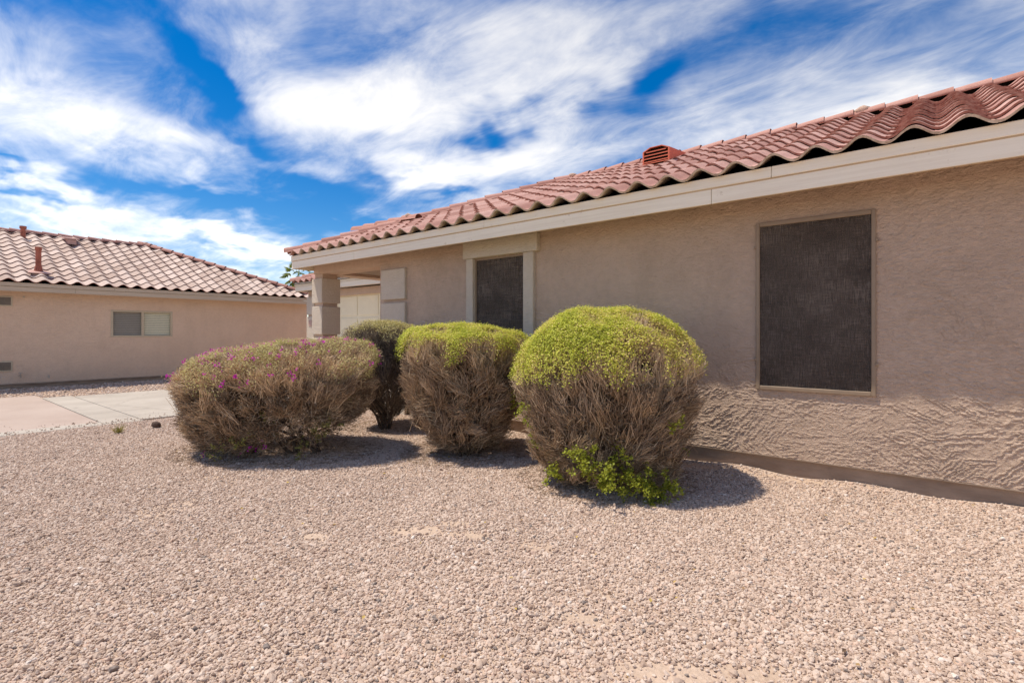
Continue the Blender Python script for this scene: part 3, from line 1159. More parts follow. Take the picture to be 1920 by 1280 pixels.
def cap_mesh(r0=0.105, r1=0.088, L=0.405, th=0.014, seg=10):
    v_, q_, mi, sm = [], [], [], []
    ang = np.linspace(-0.08, pi + 0.08, seg + 1)

    def ring(x, r_):
        st = len(v_)
        for a_ in ang:
            v_.append((x, cos(a_) * r_, sin(a_) * r_ * 0.92))
        return st
    a0, a1 = ring(0, r0), ring(L, r1)
    c0, c1 = ring(0, r0), ring(0.002, r0 - th)
    e0, e1 = ring(0.002, r0 - th), ring(L, r1 - th)
    for i in range(seg):
        q_.append((a0 + i, a1 + i, a1 + i + 1, a0 + i + 1)); mi.append(0); sm.append(True)
        q_.append((c0 + i, c0 + i + 1, c1 + i + 1, c1 + i)); mi.append(1); sm.append(False)
        q_.append((e0 + i, e0 + i + 1, e1 + i + 1, e1 + i)); mi.append(1); sm.append(True)
    for i in (0, seg):
        q_.append((a0 + i, e0 + i, e1 + i, a1 + i)); mi.append(1); sm.append(False)
    me_ = mesh_np('ridge_tile', v_, q_, smooth=sm, mat_idx=mi)
    return me_


cap_main = cap_mesh()
cap_main.materials.append(m_cap)
cap_main.materials.append(m_cap_edge)
cap_nb = cap_mesh()


def cap_run(p0, p1, parent, me_, expo=0.345, lift=0.03, lim=None):
    p0, p1 = Vector(p0), Vector(p1)
    d = (p1 - p0)
    L = d.length
    d.normalize()
    side = Vector((0, 0, 1)).cross(d).normalized()
    upv = d.cross(side)
    cnt = int(L / expo)
    for i in range(cnt + 1):
        o_ = p0 + d * (i * expo)
        dd = (d + upv * (-0.045) + side * random.uniform(-.012, .012)).normalized()
        s_ = Vector((0, 0, 1)).cross(dd).normalized()
        u_ = dd.cross(s_)
        m_ = Matrix((dd, s_, u_)).transposed().to_4x4()
        m_.translation = o_ + upv * (lift + random.uniform(-.004, .004))
        put('ridge_tile', me_, m_, parent)


hc = 0.075
MB().prism([(RE_X + .06, RE_Y + .06, RE_Z - .05), (RE_X + .06, RE_Y + .06, RE_Z + .09), (RID_X0, RID_Y, RID_Z + .10), (RID_X0, RID_Y, RID_Z - .05)], (0.03, 0.03, 0)).build('hip_board', m_deck, roof_o)
MB().box(RID_X0, 4.4, RID_Y + 0.005, RID_Y + 0.035, RID_Z - 0.05, RID_Z + 0.095).build('ridge_board', m_deck, roof_o)
cap_run((RE_X - 0.02, RE_Y - 0.02, RE_Z + hc - 0.01), (RID_X0 - 0.1, RID_Y - 0.1, RID_Z + hc - 0.04), roof_o, cap_main, lift=0.0)
cap_run((1.9, RID_Y, RID_Z + hc - 0.03), (RID_X0 + 0.05, RID_Y, RID_Z + hc - 0.03), roof_o, cap_main, lift=0.0)


def blob(name, loc, r_, parent, mat):
    b2 = bmesh.new()
    bmesh.ops.create_icosphere(b2, subdivisions=2, radius=r_)
    for v_ in b2.verts:
        v_.co *= 1 + random.uniform(-.15, .15)
        v_.co.z *= 0.7
        v_.co += Vector(loc)
    me_ = bpy.data.meshes.new(name)
    b2.to_mesh(me_)
    b2.free()
    for p in me_.polygons:
        p.use_smooth = True
    return link(name, me_, parent, mat)


blob('mortar', (RID_X0 + 0.02, RID_Y - 0.02, RID_Z + 0.10), 0.085, roof_o, m_mortar)
blob('mortar', (-0.767, RID_Y, RID_Z + 0.09), 0.10, roof_o, m_mortar)

# low saddle roof behind the hip
sad = MB()
sy, sz = 6.12, 3.34
sad.prism([(-9.2, sy - 0.46, sz - 0.30), (-9.2, sy + 0.5, sz - 0.30), (-9.2, sy, sz)], (1.9, 0, 0))
sad_o = sad.build('saddle_roof', m_tile, house)
cap_run((-9.2, sy, sz + 0.03), (-7.45, sy, sz + 0.03), sad_o, cap_main, expo=0.40, lift=0.0)
blob('mortar', (-7.45, 6.1, 3.42), 0.08, sad_o, m_mortar)

# roof vent with louvres
VZ = RE_Z + PITCH * (VENT_Y - RE_Y) + 0.125
hw, vh, vd = 0.20, 0.235, 0.62
pro = [(-hw, 0), (hw, 0), (hw, vh - 0.05), (hw - 0.11, vh), (-hw + 0.11, vh), (-hw, vh - 0.05)]
ven = MB()
# shell: sides and top run back into the roof
back = [(VENT_X + x, VENT_Y + vd, VZ + max(z, 0.0) * 0 + PITCH * vd - 0.02 + z * 0.05) for x, z in pro]
front = [(VENT_X + x, VENT_Y, VZ + z - 0.02) for x, z in pro]
for i in range(len(pro)):
    j = (i + 1) % len(pro)
    ven.poly([front[i], front[j], back[j], back[i]])
inner = [(VENT_X + x * 0.90, VENT_Y, VZ + 0.012 + (z) * 0.90 - 0.02) for x, z in pro]
for i in range(len(pro)):
    j = (i + 1) % len(pro)
    ven.poly([front[i], front[j], inner[j], inner[i]])
vent_o = ven.build('roof_vent', m_vent, house)
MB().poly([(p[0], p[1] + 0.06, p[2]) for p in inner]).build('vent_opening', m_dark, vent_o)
for i in range(4):
    zz = VZ + 0.004 + i * 0.046
    w_ = hw * 0.93 if i < 3 else hw * 0.74
    lb = MB()
    lb.prism([(VENT_X - w_, VENT_Y + 0.001, zz), (VENT_X - w_, VENT_Y + 0.001, zz + 0.012), (VENT_X - w_, VENT_Y + 0.045, zz + 0.034), (VENT_X - w_, VENT_Y + 0.045, zz + 0.026)], (2 * w_, 0, 0))
    lb.build('louver', m_vent, vent_o)

# ---- windows
def screen_window(x0, x1, z0, z1, yf, nm='window'):
    """frame, woven sun screen, glass with meeting rail behind"""
    f = 0.024
    fr = MB()
    fr.box(x0 - 0.008, x0 + f, yf, yf + 0.035, z0 - 0.012, z1 + 0.012, 0.004)
    fr.box(x1 - f, x1 + 0.008, yf, yf + 0.035, z0 - 0.012, z1 + 0.012, 0.004)
    fr.box(x0 + f, x1 - f, yf + 0.001, yf + 0.034, z1 - f, z1 + 0.012, 0.004)
    fr.box(x0 + f, x1 - f, yf + 0.001, yf + 0.034, z0 - 0.012, z0 + f, 0.004)
    wo = fr.build(nm, m_frame, house)
    MB().box(x0 + f * 0.8, x1 - f * 0.8, yf + 0.016, yf + 0.019, z0 + f * 0.8, z1 - f * 0.8).build('screen', m_screen, wo)
    MB().box(x0, x1, yf + 0.085, yf + 0.092, z0, z1).build('pane', m_glassdark, wo)
    zm = (z0 + z1) / 2 + 0.02
    MB().box(x0, x1, yf + 0.065, yf + 0.084, zm - 0.02, zm + 0.02).build('meeting_rail', m_dark, wo)
    MB().box(x0 + 0.02, x1 - 0.02, yf + 0.050, yf + 0.056, zm + 0.035, z1 - 0.06).build('blind', m_blind_dim, wo)
    MB().box(x0 + 0.02, x1 - 0.02, yf + 0.050, yf + 0.056, z0 + 0.24, zm - 0.035).build('blind', m_blind_dim, wo)
    return wo


wa = screen_window(*WIN_A, WALL_Y - 0.022)
for (x, z) in ((WIN_A[1] + 0.014, 2.05), (WIN_A[0] - 0.014, 1.05), (WIN_A[1] + 0.014, 1.04), (WIN_A[0] - 0.014, 2.08)):
    MB().box(x - 0.010, x + 0.010, WALL_Y - 0.028, WALL_Y - 0.004, z - 0.012, z + 0.012, 0.003).build('clip', m_frame, wa)
wb = screen_window(*WIN_B, WALL_Y - 0.006)
MB().box(-5.03, -3.762, WALL_Y - 0.075, WALL_Y + 0.015, 2.302, 2.522, 0.006).build('window_header', m_trim, wb)
MB().box(-4.985, WIN_B[0] + 0.006, WALL_Y - 0.055, WALL_Y + 0.015, 0.74, 2.3005, 0.006).build('window_jamb_trim', m_trim, wb)
MB().box(WIN_B[1] - 0.006, -3.832, WALL_Y - 0.055, WALL_Y + 0.015, 0.74, 2.3005, 0.006).build('window_jamb_trim', m_trim, wb)
MB().box(-5.02, -3.79, WALL_Y - 0.075, WALL_Y + 0.015, 0.62, 0.739, 0.006).build('window_sill_trim', m_trim, wb)

# ---- porch: corner pilaster blocks on the wall, beam, column
for (z0, z1) in ((1.818, 2.295), (1.262, 1.762), (0.70, 1.206), (0.0, 0.644)):
    MB().box(-6.91, -6.313, WALL_Y - 0.045, WALL_Y + 0.01, z0, z1, 0.008).build('quoin_block', m_trim, house)
MB().box(-9.03, -6.98, WALL_Y, WALL_Y + 0.36, 2.385, 2.598).build('porch_beam', m_wall_far, house)
MB().box(-9.03, -8.67, WALL_Y + 0.361, 7.66, 2.385, 2.598).build('porch_beam', m_wall_far, house)
MB().box(-8.669, -7.001, WALL_Y + 0.361, 7.66, 2.44, 2.474).build('porch_ceiling', m_soffit, house)
colm = MB().box(-9.04, -8.77, WALL_Y + 0.03, WALL_Y + 0.33, 0.0, 2.384).build('porch_column', m_wall_far, house)
for (z0, z1) in ((1.845, 2.30), (1.262, 1.780), (0.70, 1.197), (0.02, 0.635)):
    MB().box(-9.09, -8.735, WALL_Y - 0.01, WALL_Y + 0.375, z0, z1, 0.008).build('column_block', m_trim, colm)

# ---- garage wing
GY_, GX0 = 7.68, -13.83
gw = MB()
gw.box(GX0, -13.35, GY_, GY_ + 0.2, 0, 2.45)
gw.box(-9.75, -7.0, GY_, GY_ + 0.2, 0, 2.45)
gw.box(-13.35, -9.75, GY_, GY_ + 0.2, 2.27, 2.45)
gw.box(GX0, GX0 + 0.2, GY_ + 0.2, 13.5, 0, 2.45)
gw.build('garage_wall', m_wall_far, house)
gd = MB().box(-13.35, -9.75, GY_ + 0.10, GY_ + 0.12, 0, 2.27).build('garage_door', m_cream_door, house)
for i in range(4):
    for j in range(4):
        x0 = -13.33 + j * 0.895
        z0 = 0.03 + i * 0.56
        MB().box(x0 + 0.03, x0 + 0.865, GY_ + 0.085, GY_ + 0.099, z0 + 0.03, z0 + 0.525, 0.006).build('door_panel', m_cream_door, gd)
for (z0, z1) in ((1.80, 2.30), (0.95, 1.74), (0.1, 0.90)):
    MB().box(-13.84, -13.45, GY_ - 0.05, GY_ + 0.02, z0, z1, 0.006).build('quoin_block', m_trim, house)
MB().box(-13.72, -13.55, GY_ - 0.063, GY_ - 0.051, 1.48, 1.65, 0.004).build('address_plaque', m_plaque, house)
GFY, GFX = 7.40, -14.04
MB().box(GFX, -8.9, GFY, GFY + 0.03, 2.455, 2.592, 0.003).build('fascia_board', m_fascia, house)
MB().box(GFX - 0.012, -8.9, GFY - 0.02, GFY + 0.012, 2.597, 2.69, 0.003).build('fascia_trim', m_fascia, house)
MB().box(GFX, GFX + 0.03, GFY + 0.031, 13.8, 2.455, 2.69, 0.003).build('fascia_board', m_fascia, house)
MB().box(GFX + 0.031, -9.1, GFY + 0.031, GY_, 2.475, 2.487).build('soffit', m_soffit, house)
GEY, GEX, GD = 7.34, -14.10, 3.2
gr = MB()
gr.poly([(GEX, GEY, RE_Z - dz), (-8.0, GEY, RE_Z - dz), (-8.0, GEY + GD, RE_Z + PITCH * GD - dz), (GEX + GD, GEY + GD, RE_Z + PITCH * GD - dz)])
gr.poly([(GEX, GEY, RE_Z - dz), (GEX + GD, GEY + GD, RE_Z + PITCH * GD - dz), (GEX, GEY + 2 * GD, RE_Z - dz)])
gr.poly([(GEX, GEY + 2 * GD, RE_Z - dz), (GEX + GD, GEY + GD, RE_Z + PITCH * GD - dz), (-8.0, GEY + GD, RE_Z + PITCH * GD - dz), (-8.0, GEY + 2 * GD, RE_Z - dz)])
gro = gr.build('garage_roof', m_deck, house)
items = []
for rI in range(6):
    yy = GEY + rI * TEXP / SL
    for cI in range(17):
        xc = GEX + 0.06 + (cI + 0.5) * TW
        if xc - TW / 2 < GEX + yy - GEY - 0.02 or xc > -9.3:
            continue
        items.append((t_main[0], slope_matrix((xc, yy, RE_Z + PITCH * (yy - GEY)), (1, 0, 0), (0, 1, PITCH))))
jo = join_meshes('tiles', items, gro, None)
jo.data.materials.clear()
for m_ in (m_tile, m_tile_edge):
    jo.data.materials.append(m_)
cap_run((GEX - .02, GEY - .02, RE_Z + 0.06), (GEX + 2.4, GEY + 2.4, RE_Z + PITCH * 2.4 + 0.04), gro, cap_main, lift=0.0)

# ------------------------------------------------------------------ neighbouring house
NX = -16.56
nb = empty('stucco_house', (NX, 5.0, 0))
tag(nb, 'sand coloured stucco house with faded tile roof beyond the driveway', 'house')
NWIN = (3.751, 5.12, 1.195, 1.868)
NYE = 9.25
w = MB()
w.box(NX - 0.15, NX, -6, NWIN[0], 0.11, 2.26)
w.box(NX - 0.15, NX, NWIN[1], NYE - 0.10, 0.11, 2.26)
w.box(NX - 0.15, NX, NWIN[0], NWIN[1], 0.11, NWIN[2])
w.box(NX - 0.15, NX, NWIN[0], NWIN[1], NWIN[3], 2.26)
w.box(NX - 7.6, NX - 0.16, NYE - 0.25, NYE - 0.10, 0.0, 2.26)
w.build('wall', m_nbwall, nb)
MB().box(NX - 0.15, NX - 0.02, -6, NYE - 0.12, -0.1, 0.075).build('foundation', m_found, nb)
MB().box(NX - 0.15, NX + 0.012, -6, NYE - 0.10, 0.082, 0.1085).build('weep_screed', m_found, nb)
NFX = -16.16
for (a_, b_) in ((-6.0, 2.95), (2.953, 7.0), (7.003, NYE - 0.04)):
    MB().box(NFX - 0.03, NFX, a_, b_, 2.235, 2.345, 0.003).build('fascia_board', m_nbfascia, nb)
for (a_, b_) in ((-6.0, 3.72), (3.723, NYE - 0.03)):
    MB().box(NFX - 0.012, NFX + 0.02, a_, b_, 2.350, 2.437, 0.003).build('fascia_trim', m_nbfascia, nb)
MB().box(NX, NFX - 0.031, -6, NYE - 0.03, 2.262, 2.272).build('soffit', m_soffit, nb)
NEX, NEZ, NP, ND = -16.10, 2.432, 0.428, 3.82
NSL = math.sqrt(1 + NP * NP)
nr = MB()
nr.poly([(NEX - .05, -6, NEZ - dz), (NEX - .05, NYE, NEZ - dz), (NEX - ND, NYE - ND, NEZ + NP * ND - dz), (NEX - ND, -6, NEZ + NP * ND - dz)])
nr.poly([(NEX - .05, NYE, NEZ - dz), (NEX - 2 * ND, NYE, NEZ - dz), (NEX - ND, NYE - ND, NEZ + NP * ND - dz)])
nr.poly([(NEX - 2 * ND, NYE, NEZ - dz), (NEX - 2 * ND, -6, NEZ - dz), (NEX - ND, -6, NEZ + NP * ND - dz), (NEX - ND, NYE - ND, NEZ + NP * ND - dz)])
nro = nr.build('roof', m_deck, nb)
t_nb = tile_mesh('tile', (m_ntile, m_ntile_edge))
nent = []
for rI in range(int(ND * NSL / TEXP) + 1):
    dd = rI * TEXP / NSL
    if dd > ND - 0.05:
        continue
    for cI in range(52):
        yc = NYE - 0.08 - (cI + 0.5) * TW
        if yc < -5.9 or yc - TW / 2 > NYE - dd:
            continue
        # across axis points to +Y when seen from +X with up-slope toward -X
        org = (NEX - dd, yc, NEZ + NP * dd + random.uniform(-.002, .002))
        mw = slope_matrix(org, (0, 1, random.uniform(-.006, .006)), (-1, 0, NP + random.uniform(-.005, .008)))
        src = t_nb
        if yc + TW / 2 > NYE - dd - TLEN / NSL - 0.05:
            src = bisect_copy(src, mw, Vector((NEX, NYE, 0)), Vector((1, -1, 0)).normalized())
            src = src if len(src.polygons) else None
        if src is None:
            continue
        if dd + TLEN / NSL > ND:
            src = bisect_copy(src, mw, Vector((NEX - ND, 0, 0)), Vector((1, 0, 0)))
        px_ = org[0] * VDIR[0] + yc * VDIR[1]
        s_ = (org[0] * RDIR[0] + yc * RDIR[1]) / px_
        nent.append((0 if s_ > -1.03 else 1, px_, src, mw))
nent.sort(key=lambda e: (e[0], e[1]))
print('nb tiles', len(nent), sum(e[0] == 0 for e in nent))
for e in nent[:300]:
    put('tile', e[2], e[3], nro)
if len(nent) > 300:
    jo = join_meshes('tiles', [(e[2], e[3]) for e in nent[300:]], nro, None)
    jo.data.materials.clear()
    for m_ in (m_ntile, m_ntile_edge):
        jo.data.materials.append(m_)
cap_nb.materials.append(m_cap)
cap_nb.materials.append(m_cap_edge)
MB().prism([(NEX - .06, NYE - .06, NEZ - .05), (NEX - .06, NYE - .06, NEZ + .09), (NEX - ND, NYE - ND, NEZ + NP * ND + .10), (NEX - ND, NYE - ND, NEZ + NP * ND - .05)], (-0.03, 0.03, 0)).build('hip_board', m_deck, nro)
MB().box(NEX - ND - 0.035, NEX - ND - 0.005, -6, NYE - ND, NEZ + NP * ND - 0.05, NEZ + NP * ND + 0.10).build('ridge_board', m_deck, nro)
cap_run((NEX + 0.02, NYE + 0.02, NEZ + 0.06), (NEX - ND + 0.1, NYE - ND + 0.1, NEZ + NP * ND + 0.03), nro, cap_nb, lift=0.0)
cap_run((NEX - ND, -0.9, NEZ + NP * ND + 0.05), (NEX - ND, NYE - ND, NEZ + NP * ND + 0.05), nro, cap_nb, lift=0.0)
blob('mortar', (NEX - ND, NYE - ND, NEZ + NP * ND + 0.12), 0.08, nro, m_mortar)

# neighbour's sliding window with blinds
y0, y1, z0, z1 = NWIN
fr = MB()
for (a_, b_, c_, d_) in ((y0 - 0.015, y0 + 0.035, z0 - 0.015, z1 + 0.015), (y1 - 0.035, y1 + 0.015, z0 - 0.015, z1 + 0.015),
                         (y0 + 0.035, y1 - 0.035, z1 - 0.03, z1 + 0.015), (y0 + 0.035, y1 - 0.035, z0 - 0.015, z0 + 0.03)):
    fr.box(NX - 0.06, NX + 0.012, a_, b_, c_, d_, 0.003)
ym = (y0 + y1) / 2
fr.box(NX - 0.055, NX + 0.004, ym - 0.03, ym + 0.03, z0 + 0.03, z1 - 0.03, 0.003)
nw = fr.build('window', m_nbframe, nb)
for (a_, b_, mm_) in ((y0 + 0.035, ym - 0.03, m_blind_grey), (ym + 0.03, y1 - 0.035, m_blind)):
    MB().poly([(NX - 0.045, a_, z0 + 0.03), (NX - 0.045, b_, z0 + 0.03), (NX - 0.045, b_, z1 - 0.03), (NX - 0.045, a_, z1 - 0.03)]).build('pane', m_glass, nw)
    bl = MB()
    zz = z0 + 0.035
    while zz < z1 - 0.04:
        bl.prism([(NX - 0.054, a_, zz), (NX - 0.052, a_, zz), (NX - 0.064, a_, zz + 0.043), (NX - 0.066, a_, zz + 0.043)], (0, b_ - a_, 0))
        zz += 0.048
    bo = bl.build('blind', mm_, nw)
    bo['kind'] = 'stuff'
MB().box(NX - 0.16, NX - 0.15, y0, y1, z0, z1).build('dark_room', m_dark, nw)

# wall vents, hose bib, pipe stub
for (yc, zc_) in ((1.76, 2.02), (1.76, 0.52)):
    vb_ = MB().box(NX, NX + 0.02, yc - 0.13, yc + 0.13, zc_ - 0.12, zc_ + 0.12, 0.003).build('wall_vent', m_nbframe, nb)
    for i in range(7):
        MB().box(NX + 0.021, NX + 0.027, yc - 0.10, yc + 0.10, zc_ - 0.088 + i * 0.026, zc_ - 0.068 + i * 0.026).build('louver', m_ventgrey, vb_)
MB().tube([(NX, 2.02, 0.30), (NX + 0.08, 2.02, 0.30), (NX + 0.10, 2.02, 0.25)], 0.014, 8).tube([(NX + 0.05, 2.02, 0.30), (NX + 0.05, 2.02, 0.35)], 0.008, 6).tube([(NX + 0.05, 1.99, 0.352), (NX + 0.05, 2.05, 0.352)], 0.006, 6).build('hose_bib', m_brass, nb)
MB().tube([(NX, 2.52, 0.26), (NX + 0.05, 2.52, 0.26), (NX + 0.06, 2.52, 0.20)], 0.012, 8).build('pipe_stub', m_brass, nb)
MB().tube([(NX, 2.08, 2.13), (NX + 0.03, 2.08, 2.13)], 0.02, 8).build('wall_knob', m_brass, nb)


def roof_pt(y, d):
    return (NEX - d, y, NEZ + NP * d)


# vent pipe and low vents on the neighbour's roof
p = roof_pt(2.36, 0.62)
pp = MB().tube([(p[0], p[1], p[2]), (p[0], p[1], p[2] + 0.60)], 0.055, 12).tube([(p[0], p[1], p[2] + 0.58), (p[0], p[1], p[2] + 0.66)], 0.066, 12)
pp.tube([(p[0], p[1], p[2] + 0.02), (p[0], p[1], p[2] + 0.20)], [0.10, 0.062], 12)
po = pp.build('vent_pipe', m_pipe, nb, smooth=False)
MB().prism([(p[0] + 0.24, p[1] - 0.22, p[2] + 0.0), (p[0] + 0.24, p[1] + 0.22, p[2] + 0.0), (p[0] - 0.06, p[1] + 0.14, p[2] + 0.09), (p[0] - 0.06, p[1] - 0.14, p[2] + 0.09)], (0, 0, 0.015)).build('flashing', m_flash, po)
p = roof_pt(3.42, 3.15)
MB().prism([(p[0] + 0.1, p[1] - 0.10, p[2] + 0.04), (p[0] + 0.1, p[1] + 0.10, p[2] + 0.04), (p[0] + 0.1, p[1] + 0.10, p[2] + 0.18), (p[0] + 0.1, p[1] - 0.10, p[2] + 0.18)], (-0.35, 0, 0.10)).prism([(p[0] + 0.12, p[1] - 0.17, p[2] + 0.185), (p[0] + 0.12, p[1] + 0.17, p[2] + 0.185), (p[0] + 0.12, p[1] + 0.17, p[2] + 0.215), (p[0] + 0.12, p[1] - 0.17, p[2] + 0.215)], (-0.45, 0, 0.08)).build('roof_vent', m_flash, nb)
p = roof_pt(2.43, 3.35)
MB().tube([(p[0], p[1], p[2]), (p[0], p[1], p[2] + 0.32)], 0.055, 10).tube([(p[0], p[1], p[2] + 0.29), (p[0], p[1], p[2] + 0.36)], 0.075, 10).build('vent_pipe', m_pipe, nb)

# ------------------------------------------------------------------ shrubs
def tubes(paths, radii, sides=3):
    """paths (N,K,3), radii (N,K) -> verts, quads"""
    N, K, _ = paths.shape
    tan = np.empty_like(paths)
    tan[:, 1:-1] = paths[:, 2:] - paths[:, :-2]
    tan[:, 0] = paths[:, 1] - paths[:, 0]
    tan[:, -1] = paths[:, -1] - paths[:, -2]
    tan /= np.linalg.norm(tan, axis=2, keepdims=True) + 1e-9
    ref = rng.normal(size=(N, 1, 3))
    u = np.cross(tan, np.broadcast_to(ref, tan.shape))
    u /= np.linalg.norm(u, axis=2, keepdims=True) + 1e-9
    w = np.cross(tan, u)
    a = np.arange(sides) * 2 * pi / sides
    V = paths[:, :, None, :] + radii[:, :, None, None] * (u[:, :, None, :] * np.cos(a)[None, None, :, None] + w[:, :, None, :] * np.sin(a)[None, None, :, None])
    idx = np.arange(N * K * sides).reshape(N, K, sides)
    nx = np.roll(idx, -1, axis=2)
    Q = np.stack([idx[:, :-1], nx[:, :-1], nx[:, 1:], idx[:, 1:]], -1).reshape(-1, 4)
    return V.reshape(-1, 3), Q


def leaves(P, Nn, L, Wd, fold=0.25):
    """kite shaped folded leaves: P (N,3) base, Nn (N,3) facing"""
    N = len(P)
    t = np.cross(Nn, rng.normal(size=(N, 3)))
    t /= np.linalg.norm(t, axis=1, keepdims=True) + 1e-9
    s = np.cross(Nn, t)
    L = L[:, None]
    Wd = Wd[:, None]
    v0 = P
    v1 = P + t * L * 0.45 + s * Wd + Nn * Wd * fold
    v2 = P + t * L
    v3 = P + t * L * 0.45 - s * Wd + Nn * Wd * fold
    V = np.stack([v0, v1, v2, v3], 1).reshape(-1, 3)
    b = np.arange(N) * 4
    T = np.stack([np.stack([b, b + 1, b + 2], -1), np.stack([b, b + 2, b + 3], -1)], 1).reshape(-1, 3)
    return V, T


E1 = np.array([RDIR[0], RDIR[1], 0.0])
E2 = np.array([VDIR[0], VDIR[1], 0.0])
UP = np.array([0, 0, 1.0])


class Shape:
    def __init__(s, cx, cy, a1, a2, prof, tilt1=0.0, tilt2=0.0, seed=0, rough=0.07, z_tilt0=0.4, shift=0.0):
        s.c = np.array([cx, cy, 0.0])
        s.a1, s.a2 = a1, a2
        pr = np.array(prof, dtype=float)
        seg = np.hypot(np.diff(pr[:, 0]) * 0.8, np.diff(pr[:, 1]))
        s.arc = np.concatenate([[0], np.cumsum(seg)])
        s.pr = pr
        s.t1, s.t2 = tilt1, tilt2
        s.seed = seed
        s.rough = rough
        s.zt0 = z_tilt0
        s.shift = shift
        ss = np.linspace(0, s.arc[-1], 400)
        rr = np.interp(ss, s.arc, pr[:, 0])
        cdf = np.cumsum(rr + 0.02)
        s.ss, s.cdf = ss, cdf / cdf[-1]

    def at(s, th, sv, scale=1.0):
        rf = np.interp(sv, s.arc, s.pr[:, 0])
        z = np.interp(sv, s.arc, s.pr[:, 1])
        n = 1 + s.rough * 0.9 * (noise2(np.cos(th) * 4.5 + 30 + sv * 3, np.sin(th) * 4.5 + 30 - sv * 4, s.seed + 77) - 0.5) + s.rough * 2 * (fbm2(np.cos(th) * 2.2 + 9 + sv * 2.5, np.sin(th) * 2.2 + 9 - sv * 1.8, s.seed, 3) - 0.5)
        rf = rf * n * scale
        l1 = rf * s.a1 * np.cos(th)
        l1 = l1 + s.shift * np.clip(0.85 - z, 0, 1)
        l2 = rf * s.a2 * np.sin(th)
        z = z + (s.t1 * l1 + s.t2 * l2) * np.clip((z - 0.1) / s.zt0, 0, 1)
        z = z + 0.11 * (fbm2(l1 * 2.6 + 3, l2 * 2.6 + 5, s.seed + 5, 3) - 0.5) * sstep(0.7, 1.0, z)
        P = s.c + l1[:, None] * E1 + l2[:, None] * E2 + z[:, None] * UP
        return P

    def sample(s, N, smin=0.0, smax=1.0):
        lo = np.interp(smin * s.arc[-1], s.ss, s.cdf)
        hi = np.interp(smax * s.arc[-1], s.ss, s.cdf)
        sv = np.interp(rng.uniform(lo, hi, N), s.cdf, s.ss)
        th = rng.uniform(0, 2 * pi, N)
        P = s.at(th, sv)
        e = 0.02
        Pa = s.at(th + 0.03, sv)
        Pb = s.at(th, np.clip(sv + e, 0, s.arc[-1]))
        Pc = s.at(th, np.clip(sv - e, 0, s.arc[-1]))
        nn = np.cross(Pa - P, Pb - Pc)
        nn /= np.linalg.norm(nn, axis=1, keepdims=True) + 1e-9
        cen = s.c + UP * 0.6
        flip = np.sum(nn * (P - cen), 1) < 0
        nn[flip] *= -1
        return P, nn, sv / s.arc[-1], th


def norm(v):
    return v / (np.linalg.norm(v, axis=1, keepdims=True) + 1e-9)


